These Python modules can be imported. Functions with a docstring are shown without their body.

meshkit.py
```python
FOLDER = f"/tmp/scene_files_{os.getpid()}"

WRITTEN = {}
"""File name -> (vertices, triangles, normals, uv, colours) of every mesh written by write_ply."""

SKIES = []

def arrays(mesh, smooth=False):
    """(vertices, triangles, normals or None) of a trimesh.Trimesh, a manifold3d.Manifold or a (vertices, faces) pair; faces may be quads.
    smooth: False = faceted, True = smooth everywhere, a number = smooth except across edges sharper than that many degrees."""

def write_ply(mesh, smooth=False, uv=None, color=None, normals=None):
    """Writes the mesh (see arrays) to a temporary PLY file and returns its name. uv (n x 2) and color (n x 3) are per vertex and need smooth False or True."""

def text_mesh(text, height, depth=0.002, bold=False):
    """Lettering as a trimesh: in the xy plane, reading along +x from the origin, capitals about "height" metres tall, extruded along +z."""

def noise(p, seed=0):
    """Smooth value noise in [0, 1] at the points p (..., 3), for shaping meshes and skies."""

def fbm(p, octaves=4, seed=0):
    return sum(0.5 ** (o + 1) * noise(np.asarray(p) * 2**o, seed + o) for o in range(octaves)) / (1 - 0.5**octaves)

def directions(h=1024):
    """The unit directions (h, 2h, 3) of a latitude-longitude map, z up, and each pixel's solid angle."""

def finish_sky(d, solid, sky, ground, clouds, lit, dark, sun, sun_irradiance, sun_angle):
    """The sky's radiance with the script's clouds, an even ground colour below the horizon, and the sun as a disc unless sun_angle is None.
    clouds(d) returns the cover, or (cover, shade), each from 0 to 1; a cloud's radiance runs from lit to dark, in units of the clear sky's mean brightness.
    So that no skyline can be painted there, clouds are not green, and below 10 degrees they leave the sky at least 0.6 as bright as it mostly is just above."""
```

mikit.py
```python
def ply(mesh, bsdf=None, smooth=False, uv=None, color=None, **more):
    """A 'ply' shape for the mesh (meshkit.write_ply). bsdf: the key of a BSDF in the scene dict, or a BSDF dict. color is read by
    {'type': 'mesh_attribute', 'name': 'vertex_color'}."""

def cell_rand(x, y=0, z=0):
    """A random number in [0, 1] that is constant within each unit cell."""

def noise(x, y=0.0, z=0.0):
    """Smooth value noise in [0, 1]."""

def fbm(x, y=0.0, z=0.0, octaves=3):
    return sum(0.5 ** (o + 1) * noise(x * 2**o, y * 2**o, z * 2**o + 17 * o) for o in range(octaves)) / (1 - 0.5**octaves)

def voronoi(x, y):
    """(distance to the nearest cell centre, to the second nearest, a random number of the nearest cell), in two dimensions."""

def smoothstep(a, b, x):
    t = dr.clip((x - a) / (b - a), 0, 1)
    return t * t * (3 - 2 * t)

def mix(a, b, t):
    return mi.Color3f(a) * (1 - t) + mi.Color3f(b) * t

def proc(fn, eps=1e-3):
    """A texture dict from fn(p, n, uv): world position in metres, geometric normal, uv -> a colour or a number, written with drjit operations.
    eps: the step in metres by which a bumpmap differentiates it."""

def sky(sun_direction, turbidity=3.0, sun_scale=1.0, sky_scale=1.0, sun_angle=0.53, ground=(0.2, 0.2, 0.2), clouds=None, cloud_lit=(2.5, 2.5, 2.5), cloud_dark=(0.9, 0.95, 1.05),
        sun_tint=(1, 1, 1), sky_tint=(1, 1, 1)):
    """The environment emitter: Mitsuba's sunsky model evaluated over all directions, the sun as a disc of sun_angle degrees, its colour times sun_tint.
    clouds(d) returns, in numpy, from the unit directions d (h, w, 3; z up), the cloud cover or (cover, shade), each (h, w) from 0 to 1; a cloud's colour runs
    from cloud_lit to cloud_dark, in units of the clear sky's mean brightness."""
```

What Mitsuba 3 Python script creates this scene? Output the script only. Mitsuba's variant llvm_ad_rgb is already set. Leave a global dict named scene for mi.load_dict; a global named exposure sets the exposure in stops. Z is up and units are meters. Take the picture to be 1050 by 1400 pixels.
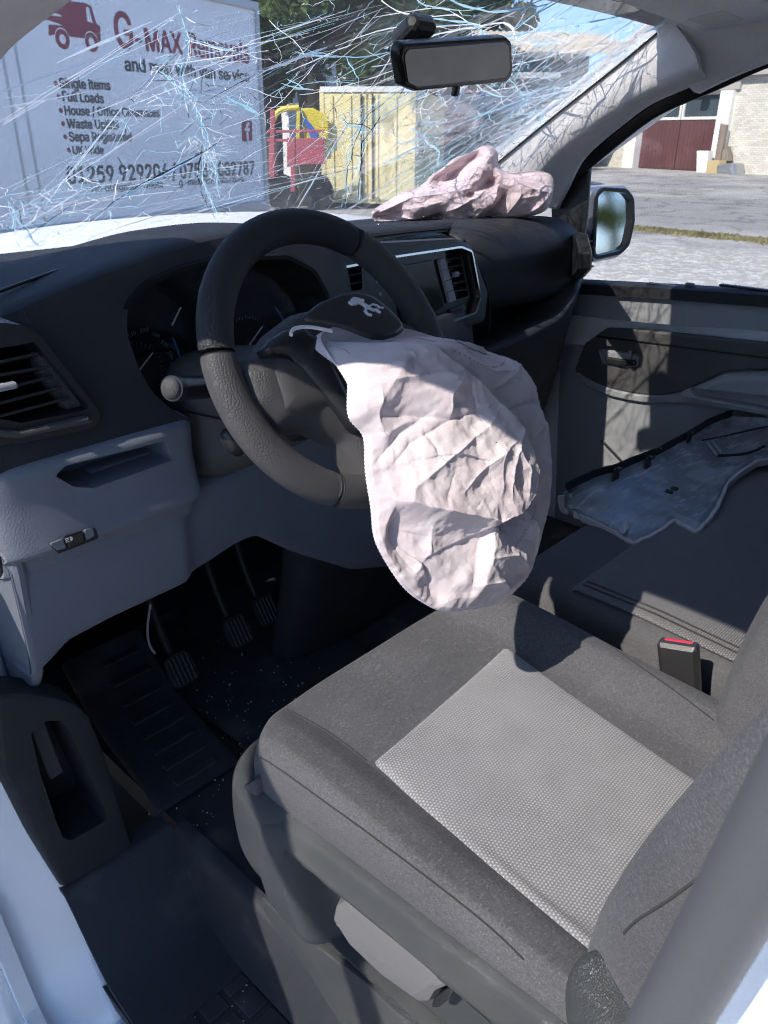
import math, random
import numpy as np, trimesh, manifold3d, drjit as dr, mitsuba as mi, mikit, meshkit
from shapely.geometry import Polygon, LineString, Point
from shapely.ops import unary_union
from scipy.interpolate import PchipInterpolator, CubicSpline
from mikit import noise, fbm, voronoi, cell_rand, smoothstep, mix
T = mi.ScalarTransform4f
scene, labels = {}, {}
rng = np.random.default_rng(7)

# ---------------------------------------------------------------- camera, light, exposure
# van axes: X to the passenger side, Y to the nose, Z up; origin under the driver's hip
CAM = np.array([-.658, -.189, 1.589])
YAW, PITCH, ROLL, FPX = math.radians(46.79), math.radians(25.78), math.radians(.3), 1068.8
FW = np.array([math.sin(YAW) * math.cos(PITCH), math.cos(YAW) * math.cos(PITCH), -math.sin(PITCH)])
_r = np.array([math.cos(YAW), -math.sin(YAW), 0.]); _u = np.cross(_r, FW)
RT = math.cos(ROLL) * _r + math.sin(ROLL) * _u
UP = -math.sin(ROLL) * _r + math.cos(ROLL) * _u
scene['camera'] = {'type': 'thinlens', 'fov': 2 * math.degrees(math.atan(525 / FPX)), 'fov_axis': 'x', 'aperture_radius': .0006, 'focus_distance': .98,
                   'near_clip': .02, 'far_clip': 900., 'to_world': T().look_at(origin=CAM.tolist(), target=(CAM + FW).tolist(), up=UP.tolist())}
SUN = (-.715, .05, .694)
scene['sky'] = mikit.sky(SUN, turbidity=3.0, sun_scale=1.0, sky_scale=1.25, ground=(.24, .25, .27), sun_tint=(.86, .965, 1.17), sky_tint=(.88, .97, 1.14))
exposure = 2.25

# ---------------------------------------------------------------- helpers
def ray(px, py):
    return FW + RT * ((px - 525) / FPX) - UP * ((py - 700) / FPX)
def A(px, py, ax, v):
    """The point where the sight line of a photograph pixel meets the plane X, Y or Z = v (used to measure the place)."""
    d = ray(px, py); i = 'XYZ'.index(ax)
    return CAM + d * ((v - CAM[i]) / d[i])
def AP(px, py, o, n):
    d = ray(px, py); n = np.asarray(n, float)
    return CAM + d * (np.dot(np.asarray(o) - CAM, n) / np.dot(d, n))
def unit(v):
    v = np.asarray(v, float); return v / np.linalg.norm(v)
def frame(o, ex, ey):
    ex = unit(ex); ez = unit(np.cross(ex, ey)); ey = np.cross(ez, ex)
    M = np.eye(4); M[:3, 0], M[:3, 1], M[:3, 2], M[:3, 3] = ex, ey, ez, o
    return M
def key_of(name):
    if name not in scene: return name
    i = 1
    while f'{name}_{i:03d}' in scene: i += 1
    return f'{name}_{i:03d}'
def put(name, mesh, bsdf, smooth=False, parent=None, label=None, cat=None, group=None, kind=None, **kw):
    key = key_of(parent + '__' + name if parent else name)
    scene[key] = mikit.ply(mesh, bsdf, smooth, **kw)
    tag(key, label, cat, group, kind)
    return key
used = {}
def thing(name, label, cat, group=None, kind=None):
    n = used.get(name, 0); used[name] = n + 1
    key = name if n == 0 else f'{name}_{n:03d}'
    tag(key, label, cat, group, kind)
    return key
def tag(key, label=None, cat=None, group=None, kind=None):
    d = {k: v for k, v in (('label', label), ('category', cat), ('group', group), ('kind', kind)) if v}
    if d: labels[key] = {**labels.get(key, {}), **d}
def tm(v, f):
    v = np.asarray(v, float); f = np.asarray(f, int)
    if f.shape[1] == 4: f = np.vstack([f[:, [0, 1, 2]], f[:, [0, 2, 3]]])
    return trimesh.Trimesh(v, f, process=False)
def cat(ms):
    return trimesh.util.concatenate([m for m in ms if m is not None])
def quads(m, n, wrap=False):
    i, j = np.meshgrid(np.arange(m - 1), np.arange(n if wrap else n - 1), indexing='ij')
    a = i * n + j; b = i * n + (j + 1) % n
    return np.stack([a, b, b + n, a + n], -1).reshape(-1, 4)
def refine(P, mu, nu, cubic=False):
    """A control grid of points made finer by monotone cubics, mu x nu points."""
    P = np.asarray(P, float)
    S = CubicSpline if cubic else PchipInterpolator
    def along(P, n):
        m = len(P)
        if m == 2: return P[0] + np.linspace(0, 1, n).reshape(-1, *[1] * (P.ndim - 1)) * (P[1] - P[0])
        return S(np.arange(m), P, axis=0)(np.linspace(0, m - 1, n))
    return along(along(P, mu).transpose(1, 0, 2), nu).transpose(1, 0, 2)
def normals(G):
    du = np.gradient(G, axis=0); dv = np.gradient(G, axis=1)
    n = np.cross(du, dv); return n / np.maximum(np.linalg.norm(n, axis=2, keepdims=True), 1e-9)
def shell(G, t, flip=False):
    """A closed sheet of thickness t below the grid of points G (front = G)."""
    m, n = G.shape[:2]
    B = G - normals(G) * (t if not flip else -t)
    v = np.vstack([G.reshape(-1, 3), B.reshape(-1, 3)]); q = quads(m, n); k = m * n
    ring = [i * n for i in range(m)] + [(m - 1) * n + j for j in range(1, n)] + [i * n + n - 1 for i in range(m - 2, -1, -1)] + [j for j in range(n - 2, 0, -1)]
    r1 = np.roll(ring, -1)
    side = np.stack([np.array(ring), r1, r1 + k, np.array(ring) + k], 1)
    f = np.vstack([q, q[:, ::-1] + k, side])
    me = tm(v, f)
    if me.volume < 0: me.invert()
    return me
def spl(pts, n, closed=False):
    """n points evenly along a smooth curve through pts."""
    p = np.asarray(pts, float)
    if closed: p = np.vstack([p, p[:1]])
    t = np.r_[0, np.cumsum(np.maximum(np.linalg.norm(np.diff(p, axis=0), axis=1), 1e-9) ** .5)]
    c = CubicSpline(t, p, axis=0, bc_type='periodic' if closed else 'natural')
    q = c(np.linspace(0, t[-1], 600)); L = np.r_[0, np.cumsum(np.linalg.norm(np.diff(q, axis=0), axis=1))]
    s = np.linspace(0, L[-1], n + 1)[:-1] if closed else np.linspace(0, L[-1], n)
    return np.stack([np.interp(s, L, q[:, k]) for k in range(p.shape[1])], 1)
def sweep(prof, path, up=(0, 0, 1), closed=False, scale=None, capped=True):
    """A closed profile (k x 2: side, up) carried along a path."""
    prof, path = np.asarray(prof, float), np.asarray(path, float)
    n = len(path)
    t = np.roll(path, -1, 0) - np.roll(path, 1, 0) if closed else np.gradient(path, axis=0)
    t /= np.maximum(np.linalg.norm(t, axis=1, keepdims=True), 1e-12)
    up = np.broadcast_to(np.asarray(up, float), (n, 3))
    s = np.cross(t, up); s /= np.maximum(np.linalg.norm(s, axis=1, keepdims=True), 1e-9); w = np.cross(s, t)
    sc = np.ones(n) if scale is None else np.asarray(scale, float)
    G = path[:, None] + sc[:, None, None] * (prof[None, :, :1] * s[:, None] + prof[None, :, 1:] * w[:, None])
    k = len(prof); v = G.reshape(-1, 3)
    if closed: v = np.vstack([v, v[:k]]); q = quads(n + 1, k, True)
    else: q = quads(n, k, True)
    f = [q[:, [0, 1, 2]], q[:, [0, 2, 3]]]
    if not closed and capped:
        v = np.vstack([v, path[:1], path[-1:]]); i = np.arange(k); j = (i + 1) % k
        f += [np.stack([j, i, i * 0 + n * k], 1), np.stack([i + (n - 1) * k, j + (n - 1) * k, i * 0 + n * k + 1], 1)]
    me = tm(v, np.vstack(f))
    if closed: me = trimesh.Trimesh(me.vertices, me.faces, process=True)
    if me.volume < 0: me.invert()
    return me
def circ(r, n=10, sy=1.):
    a = np.linspace(0, 2 * np.pi, n, endpoint=False); return np.stack([r * np.cos(a), r * sy * np.sin(a)], 1)
def tube(path, r, n=8, closed=False, scale=None):
    path = np.asarray(path, float)
    d = unit(path[-1] - path[0] + 1e-9); up = (0, 0, 1) if abs(d[2]) < .9 else (0, 1, 0)
    return sweep(circ(r, n), path, up, closed, scale)
def rrect(w, h, r, n=5, cx=0, cy=0):
    r = min(r, w / 2 - 1e-5, h / 2 - 1e-5); out = []
    for (sx, sy, a0) in ((1, 1, 0), (-1, 1, 90), (-1, -1, 180), (1, -1, 270)):
        a = np.radians(a0 + np.linspace(0, 90, n))
        out.append(np.stack([sx * (w / 2 - r) + r * np.cos(a), sy * (h / 2 - r) + r * np.sin(a)], 1))
    return np.vstack(out) + [cx, cy]
def rounded(pts, r, step=.004):
    """The outline with its corners rounded by r."""
    p = Polygon(pts).buffer(0)
    p = p.buffer(-r, quad_segs=5).buffer(2 * r, quad_segs=5).buffer(-r, quad_segs=5)
    if p.geom_type != 'Polygon': p = max(p.geoms, key=lambda g: g.area)
    return np.array(p.simplify(r * .03).exterior.coords)[:-1]
def plate(pts, M, d, b=0., b2=None):
    """An outline (in the frame M) as a slab from z = 0 to d with bevelled edges b."""
    p = np.asarray(pts, float)
    if Polygon(p).exterior.is_ccw is False: p = p[::-1]
    e = np.roll(p, -1, 0) - p; e /= np.maximum(np.linalg.norm(e, axis=1, keepdims=True), 1e-9)
    nr = np.stack([e[:, 1], -e[:, 0]], 1); mt = nr + np.roll(nr, 1, 0)
    mt /= np.maximum((mt * mt).sum(1, keepdims=True) / 2, .35)
    b2 = b if b2 is None else b2
    rings = [(p - mt * b2, 0.), (p, b2), (p, d - b), (p - mt * b * .3, d - b * .3), (p - mt * b, d)] if b > 0 else [(p, 0.), (p, d)]
    if b > 0 and b2 == 0: rings = rings[1:]
    n = len(p); v = np.vstack([np.c_[r, np.full(n, z)] for r, z in rings])
    q = quads(len(rings), n, True)
    cv, cf = trimesh.creation.triangulate_polygon(Polygon(p), engine='earcut')
    lut = [int(np.argmin(((p - c) ** 2).sum(1))) for c in cv]
    cf = np.array(lut)[cf]
    if len(cf) and np.mean(np.cross(p[cf[:, 1]] - p[cf[:, 0]], p[cf[:, 2]] - p[cf[:, 0]])) < 0: cf = cf[:, ::-1]
    f = np.vstack([q[:, [0, 1, 2]], q[:, [0, 2, 3]], cf[:, ::-1], cf + (len(rings) - 1) * n])
    me = tm(v, f)
    if me.volume < 0: me.invert()
    me.apply_transform(M)
    return me
def rbox(size, c=(0, 0, 0), r=.004, M=None, n=3):
    """A box with rounded edges: the hull of its eight corner balls."""
    s = np.asarray(size, float) / 2; r = min(r, s.min() * .98)
    ball = trimesh.creation.icosphere(subdivisions=1 if n < 4 else 2, radius=r).vertices
    v = np.vstack([ball + np.array([x, y, z]) * (s - r) for x in (-1, 1) for y in (-1, 1) for z in (-1, 1)])
    me = trimesh.convex.convex_hull(v)
    me.apply_translation(c)
    if M is not None: me.apply_transform(M)
    return me
def box(lo, hi, M=None):
    lo, hi = np.minimum(lo, hi), np.maximum(lo, hi)
    me = trimesh.creation.box(extents=hi - lo); me.apply_translation((lo + hi) / 2)
    if M is not None: me.apply_transform(M)
    return me
def mani(me):
    me = trimesh.Trimesh(me.vertices, me.faces, process=True); me.merge_vertices(digits_vertex=7)
    return manifold3d.Manifold(manifold3d.Mesh(np.asarray(me.vertices, np.float32), np.asarray(me.faces, np.uint32)))
def unmani(m):
    k = m.to_mesh(); return trimesh.Trimesh(k.vert_properties[:, :3], k.tri_verts, process=False)
def cut(me, *cutters):
    m = mani(me)
    if m.is_empty(): import traceback; print('EMPTY manifold', m.status(), traceback.extract_stack()[-2].lineno); return me
    for c in cutters:
        c = mani(c)
        if c.is_empty(): print('EMPTY cutter', c.status(), len(me.vertices)); continue
        m = m - c
    return unmani(m)
def to2(P, M):
    """Points in the frame M: (n, 3)."""
    Q = (np.asarray(P) - M[:3, 3]) @ M[:3, :3]; return Q
def of2(p, M, z=0.):
    p = np.asarray(p, float)
    if p.shape[-1] == 2: p = np.concatenate([p, np.full(p.shape[:-1] + (1,), z)], -1)
    return p @ M[:3, :3].T + M[:3, 3]
def pix(pts, M):
    """Outline pixels of the photograph measured on the plane z = 0 of the frame M."""
    return to2(np.array([AP(x, y, M[:3, 3], M[:3, 2]) for x, y in pts]), M)[:, :2]
# ---------------------------------------------------------------- materials
def rgb(*c): return {'type': 'rgb', 'value': list(c)}
def mat(name, col, rough=.5, spec=.5, bump=None, scale=.0004, eps=.0004, **kw):
    b = {'type': 'principled', 'base_color': col if isinstance(col, dict) else rgb(*col), 'roughness': rough, 'specular': spec, **kw}
    if bump is not None: b = {'type': 'bumpmap', 'arbitrary': mikit.proc(bump, eps=eps), 'scale': scale, 'bsdf': b}
    scene[name] = {'type': 'twosided', 'bsdf': b}
def grain(p, n, uv, s=270.):
    # leather grain of moulded plastic: rounded cells a couple of millimetres wide
    ax, ay, az = dr.abs(n.x), dr.abs(n.y), dr.abs(n.z)
    a = dr.select((ax > ay) & (ax > az), p.y, p.x); b = dr.select(az > dr.maximum(ax, ay), p.y, p.z)
    d, e, c = voronoi(a * s, b * s)
    return smoothstep(0.02, .45, e - d)
def grain_mid(p, n, uv): return grain(p, n, uv, 430.)
def grain_fine(p, n, uv): return grain(p, n, uv, 330.)
def dusty(base, dust, amt=.35, s=9.):
    def fn(p, n, uv):
        d = fbm(p.x * s, p.y * s, p.z * s, 4)
        sp = noise(p.x * 420, p.y * 420, p.z * 420)
        k = smoothstep(.45, .8, d) * amt * dr.clip(n.z * .5 + .6, 0.2, 1) + dr.select(sp > .93, .25, 0.) * amt
        return mix(base, dust, dr.clip(k, 0, 1))
    return mikit.proc(fn)
mat('dash_dark', dusty((.019, .0205, .025), (.09, .09, .09), .18), .5, .45, grain, .0008)
mat('dash_grey', dusty((.135, .15, .18), (.24, .25, .26), .18), .55, .4, grain, .0003)
mat('smooth_dark', (.018, .019, .022), .38, .45)
mat('satin_black', (.012, .012, .013), .3, .5)
mat('gloss_black', (.008, .008, .01), .08, .5)
mat('wheel_plastic', dusty((.058, .057, .06), (.13, .13, .13), .15), .5, .45, grain_fine, .0008)
mat('screen_glass', (.012, .015, .014), .12, .5)
mat('grey_paint_metal', (.42, .43, .44), .32, .5, metallic=.85)
mat('chrome', (.75, .77, .8), .12, .5, metallic=1.)
mat('white_paint', (.78, .79, .80), .25, .5, clearcoat=.6, clearcoat_gloss=.9)
mat('print_white', (.62, .62, .62), .5)
mat('print_grey', (.25, .25, .26), .5)
mat('emblem_silver', (.72, .76, .82), .38, .5, metallic=.35)
mat('needle_white', (.72, .72, .74), .4)
mat('gauge_blue', (.10, .22, .48), .4)
mat('rubber', (.014, .014, .015), .55, .4)
mat('seal_rubber', (.075, .077, .082), .5, .35)
mat('headliner', mikit.proc(lambda p, n, uv: mi.Color3f(.72, .715, .72) * (.86 + .28 * noise(p.x * 900, p.y * 900, p.z * 900))), .95, .1)
mat('pillar_trim', mikit.proc(lambda p, n, uv: mi.Color3f(.58, .57, .575) * (.93 + .14 * fbm(p.x * 40, p.y * 40, p.z * 40))), .8, .2, grain_fine, .0001)
mat('door_grey', dusty((.27, .285, .305), (.38, .38, .38), .2), .55, .4, grain, .00018)
mat('door_dark', dusty((.07, .07, .072), (.16, .16, .16), .2), .5, .45, grain, .0002)
mat('red_plastic', (.55, .03, .06), .4)
mat('buckle_black', (.03, .03, .032), .35, .5, grain_fine, .00008)
mat('label_paper', (.62, .62, .60), .7)

def weave_cells(p):
    # rows of small raised stitches, every other row shifted by half a stitch
    a = p.x * 255.; b = p.y * 285.
    row = dr.floor(b); sh = row - 2 * dr.floor(row * .5)
    fa = a + sh * .5; fa = fa - dr.floor(fa); fb = b - row
    return dr.sqrt(dr.square((fa - .5) * 1.0) + dr.square((fb - .5) * 1.15))
def seat_insert_col(p, n, uv):
    k = smoothstep(.42, .22, weave_cells(p))
    v = .85 + .3 * fbm(p.x * 30, p.y * 30, p.z * 30)
    return mix((.185, .185, .193), (.35, .349, .362), k) * v
mat('seat_insert', mikit.proc(seat_insert_col), .85, .15, lambda p, n, uv: smoothstep(.5, .1, weave_cells(p)), .0004, .0005, sheen=.3)
def heather(p, n, uv):
    s = noise(p.x * 700, p.y * 700, p.z * 700) * .6 + noise(p.x * 1500, p.y * 1500, p.z * 1500) * .4
    st = smoothstep(.62, .9, noise(p.x * 240 + p.z * 60, p.y * 900, p.z * 700))
    return mix((.064, .065, .071), (.163, .163, .173), dr.clip(s * .7 - .12 + .35 * st, 0, 1)) * (.85 + .3 * fbm(p.x * 14, p.y * 14, p.z * 14))
mat('seat_fabric', mikit.proc(heather), .9, .12, lambda p, n, uv: noise(p.x * 900, p.y * 900, p.z * 900), .00025, .0004, sheen=.6)
mat('bench_fabric', mikit.proc(lambda p, n, uv: mix((.075, .075, .08), (.26, .26, .27), smoothstep(.44, .26, weave_cells(p)))), .88, .12, lambda p, n, uv: smoothstep(.5, .1, weave_cells(p)), .0003, .0005, sheen=.3)
mat('seam_thread', (.035, .034, .036), .9)
def mat_dirt(p, n, uv):
    d = smoothstep(.55, .85, fbm(p.x * 11, p.y * 11, p.z * 11, 4)); q = smoothstep(.9, .97, noise(p.x * 300, p.y * 300, p.z * 300))
    return mix((.036, .039, .046), (.15, .145, .13), dr.clip(d * .45 + q * .5, 0, 1))
mat('floor_rubber', mikit.proc(mat_dirt), .55, .35, grain, .0002)
mat('base_panel', dusty((.042, .046, .05), (.15, .15, .15), .25), .36, .6, grain_mid, .0007)
mat('lever_grey', (.125, .125, .13), .42, .45)

def cloth_col(p, n, uv):
    v = fbm(p.x * 22, p.y * 22, p.z * 22, 4)
    return mix((.545, .472, .492), (.60, .545, .56), smoothstep(.3, .7, v)) * (.95 + .08 * noise(p.x * 800, p.y * 800, p.z * 800))
mat('bag_cloth', mikit.proc(cloth_col), .85, .2, lambda p, n, uv: fbm(p.x * 70, p.y * 70, p.z * 70, 3), .002, .001, sheen=.3)
scene['bag_cloth_dull'] = {'type': 'twosided', 'bsdf': {'type': 'principled', 'base_color': rgb(.40, .37, .37), 'roughness': .9, 'specular': .1}}
scene['bag_thread'] = {'type': 'twosided', 'bsdf': {'type': 'diffuse', 'reflectance': rgb(.42, .34, .33)}}

mat('bag_cloth_pink_shade', mikit.proc(lambda p, n, uv: cloth_col(p, n, uv) * mi.Color3f(1.04, .965, .975)), .85, .2, lambda p, n, uv: fbm(p.x * 70, p.y * 70, p.z * 70, 3), .002, .001, sheen=.3)  # extra pink in the colour stands in for shading among the heaped folds
# glass
scene['pane'] = {'type': 'thindielectric', 'int_ior': 1.5}
scene['crack_white'] = {'type': 'principledthin', 'base_color': rgb(1., 1., 1.), 'roughness': .3, 'diff_trans': 1.6, 'spec_trans': .0, 'eta': 1.5}  # pure white base stands in for glints off the crack faces
scene['crack_blue'] = {'type': 'principledthin', 'base_color': rgb(.52, .81, .90), 'roughness': .3, 'diff_trans': 1.55, 'spec_trans': .0, 'eta': 1.5}
scene['crack_dark'] = {'type': 'principledthin', 'base_color': rgb(.05, .075, .085), 'roughness': .2, 'diff_trans': .6, 'spec_trans': .0, 'eta': 1.5}
scene['glass_dust'] = {'type': 'mask', 'opacity': mikit.proc(lambda p, n, uv: .025 + .06 * smoothstep(.35, .8, fbm(p.x * 6, p.y * 6, p.z * 6, 4)) + dr.select(noise(p.x * 260, p.y * 260, p.z * 260) > .95, .25, 0.)),
                       'bsdf': {'type': 'principledthin', 'base_color': rgb(.72, .8, .86), 'roughness': .7, 'diff_trans': 1.2, 'spec_trans': 0.}}
scene['mirror_silver'] = {'type': 'roughconductor', 'alpha': .004, 'material': 'Ag'}
scene['mirror_dim'] = {'type': 'twosided', 'bsdf': {'type': 'principled', 'base_color': rgb(.13, .13, .135), 'metallic': 1., 'roughness': .06}}
# outdoors
def asphalt(p, n, uv):
    a = fbm(p.x * .35, p.y * .35, 0, 4); b = noise(p.x * 40, p.y * 40); c = fbm(p.x * 3, p.y * 3, 2, 3)
    worn = smoothstep(.35, .62, a)
    crack = smoothstep(.06, .0, dr.abs(fbm(p.x * .8, p.y * .8, 5, 4) - .5)) * .3
    pale = smoothstep(15., 12.5, p.x + .16 * p.y + 1.2 * a)
    base = mix((.27, .265, .26), (.37, .365, .35), worn) * (.8 + .4 * b) * (.85 + .3 * c) * (1 - crack)
    chips = mix((.36, .355, .33), (.54, .53, .50), smoothstep(.45, .75, noise(p.x * 14, p.y * 14) * .6 + .4 * noise(p.x * 33, p.y * 33)))
    return mix(base, chips * (.85 + .3 * c), pale)
scene['asphalt'] = {'type': 'diffuse', 'reflectance': mikit.proc(asphalt)}
mat('truck_white', mikit.proc(lambda p, n, uv: mi.Color3f(.76, .77, .78) * (.9 + .16 * fbm(p.x * 1.5, p.y * 1.5, p.z * 3, 4))), .4, .4)
mat('truck_frame', (.42, .43, .44), .4, metallic=.4)
mat('text_maroon', (.22, .03, .05), .5)
mat('text_black', (.035, .035, .04), .5)
mat('tyre', (.02, .02, .02), .8)
mat('dark_steel', (.03, .03, .032), .6)
mat('container_yellow', mikit.proc(lambda p, n, uv: mix((.66, .57, .27), (.72, .65, .38), fbm(p.x * .9, p.y * .9, p.z * .9)) * (1 - .45 * smoothstep(.62, .8, fbm(p.x * 2.2, p.y * 2.2, p.z * .8)))), .55)
mat('red_paint', (.36, .08, .10), .55)
mat('yellow_paint', (.62, .50, .05), .45)
mat('blue_paint', (.05, .12, .45), .5)
mat('white_matt', mikit.proc(lambda p, n, uv: mi.Color3f(.68, .68, .66) * (.85 + .25 * fbm(p.x * .6, p.y * .6, p.z * 1.2))), .8, .2)
mat('roof_sheet', mikit.proc(lambda p, n, uv: mix((.36, .31, .24), (.46, .41, .33), fbm(p.x * .7, p.y * .7, p.z))), .85, .2)
def garage_brick(p, n, uv):
    # whitewashed silicate brick, too far away to pick the bricks apart
    v = p.z * 11.; row = dr.floor(v); u = p.y * 3.4 + dr.select(row - 2 * dr.floor(row * .5) > .5, .5, 0.)
    j = dr.maximum(smoothstep(.42, .5, dr.abs(u - dr.floor(u) - .5)), smoothstep(.36, .5, dr.abs(v - row - .5)))
    c = mix((.50, .48, .42), (.64, .62, .56), cell_rand(u, row, 3)) * (.8 + .35 * fbm(p.y * .7, p.z * .7, 1, 4))
    return c * (1 - .3 * j)
mat('garage_brick', mikit.proc(garage_brick), .9, .15)
mat('door_maroon', mikit.proc(lambda p, n, uv: mi.Color3f(.105, .048, .05) * (.75 + .5 * fbm(p.x * .5, p.y * 2., p.z * .4, 4))), .55, .35)
mat('window_grey', (.05, .07, .085), .1, .6)
mat('concrete', mikit.proc(lambda p, n, uv: mi.Color3f(.36, .35, .33) * (.75 + .5 * fbm(p.x * 1.5, p.y * 1.5, p.z * 1.5, 4))), .9, .1)
mat('old_wood', mikit.proc(lambda p, n, uv: mi.Color3f(.22, .19, .16) * (.7 + .6 * fbm(p.x * 9, p.y * 9, p.z * 1.2))), .85, .1)
mat('cardboard', (.45, .36, .2), .85, .1)
mat('silver_sheet', (.45, .46, .47), .3, metallic=.8)
mat('bark', mikit.proc(lambda p, n, uv: mi.Color3f(.055, .047, .04) * (.6 + .8 * fbm(p.x * 9, p.y * 9, p.z * 2))), .9, .1)
def leaf(name, c, tr):
    scene[name] = {'type': 'principledthin', 'base_color': mikit.proc(lambda p, n, uv: mi.Color3f(*c) * (.6 + .8 * noise(p.x * 3, p.y * 3, p.z * 3))), 'roughness': .6, 'diff_trans': tr, 'spec_trans': 0.}
leaf('leaf_dark', (.075, .115, .045), .8)
leaf('leaf_mid', (.13, .19, .07), 1.)
leaf('grass_blade', (.15, .17, .07), .6)
leaf('dry_grass', (.24, .22, .12), .6)
# ---------------------------------------------------------------- the yard outside
HF = np.array([math.sin(YAW), math.cos(YAW), 0.])
def AD(px, py, depth):
    d = ray(px, py); return CAM + d * (depth / np.dot(d, HF))
def GR(px, py):
    return A(px, py, 'Z', 0.)
v = np.array([[-400, -400, 0], [400, -400, 0], [400, 400, 0], [-400, 400, 0.]])
put('ground', tm(v, [[0, 1, 2, 3]]), 'asphalt', kind='structure', label='grey worn asphalt yard around the van')

def blades(pts, h, w, n_per=1, seed=3):
    r = np.random.default_rng(seed); pts = np.repeat(np.asarray(pts), n_per, 0); k = len(pts)
    a = r.uniform(0, 2 * np.pi, k); hh = h * r.uniform(.4, 1.2, k); lean = r.normal(0, .35, (k, 2)) * hh[:, None]
    d = np.stack([np.cos(a), np.sin(a), a * 0], 1) * (w * r.uniform(.6, 1.3, k))[:, None]
    tip = pts + np.c_[lean, hh]
    vv = np.stack([pts - d, pts + d, tip], 1).reshape(-1, 3)
    return tm(vv, np.arange(3 * k).reshape(-1, 3))
r0 = np.random.default_rng(5)
# verge under the container and the strip of grass across the yard
p = np.array([GR(*q) for q in [(340, 262), (575, 250), (600, 275), (340, 285)]])
st = np.array([[r0.uniform(0, 1), r0.uniform(0, 1)] for _ in range(9000)])
pt = (p[0] * (1 - st[:, :1]) + p[1] * st[:, :1]) * (1 - st[:, 1:]) + (p[3] * (1 - st[:, :1]) + p[2] * st[:, :1]) * st[:, 1:]
put('grass', blades(pt, .28, .05), 'grass_blade', kind='stuff', label='green grass verge below the yellow container', cat='grass')
a, b = GR(820, 308), GR(1120, 338)
t = r0.beta(1.2, 1.2, 5200)
pt = a + (b - a) * t[:, None] + np.c_[r0.normal(0, .16, (5200, 2)) * (.4 + .6 * meshkit.noise(np.c_[t * 24, t * 0, t * 0])[:, None] * 1.6), np.zeros(5200)]
put('grass', blades(pt, .06, .018, seed=8), 'dry_grass', kind='stuff', label='thin strip of dry grass growing across the asphalt yard', cat='grass')

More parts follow.
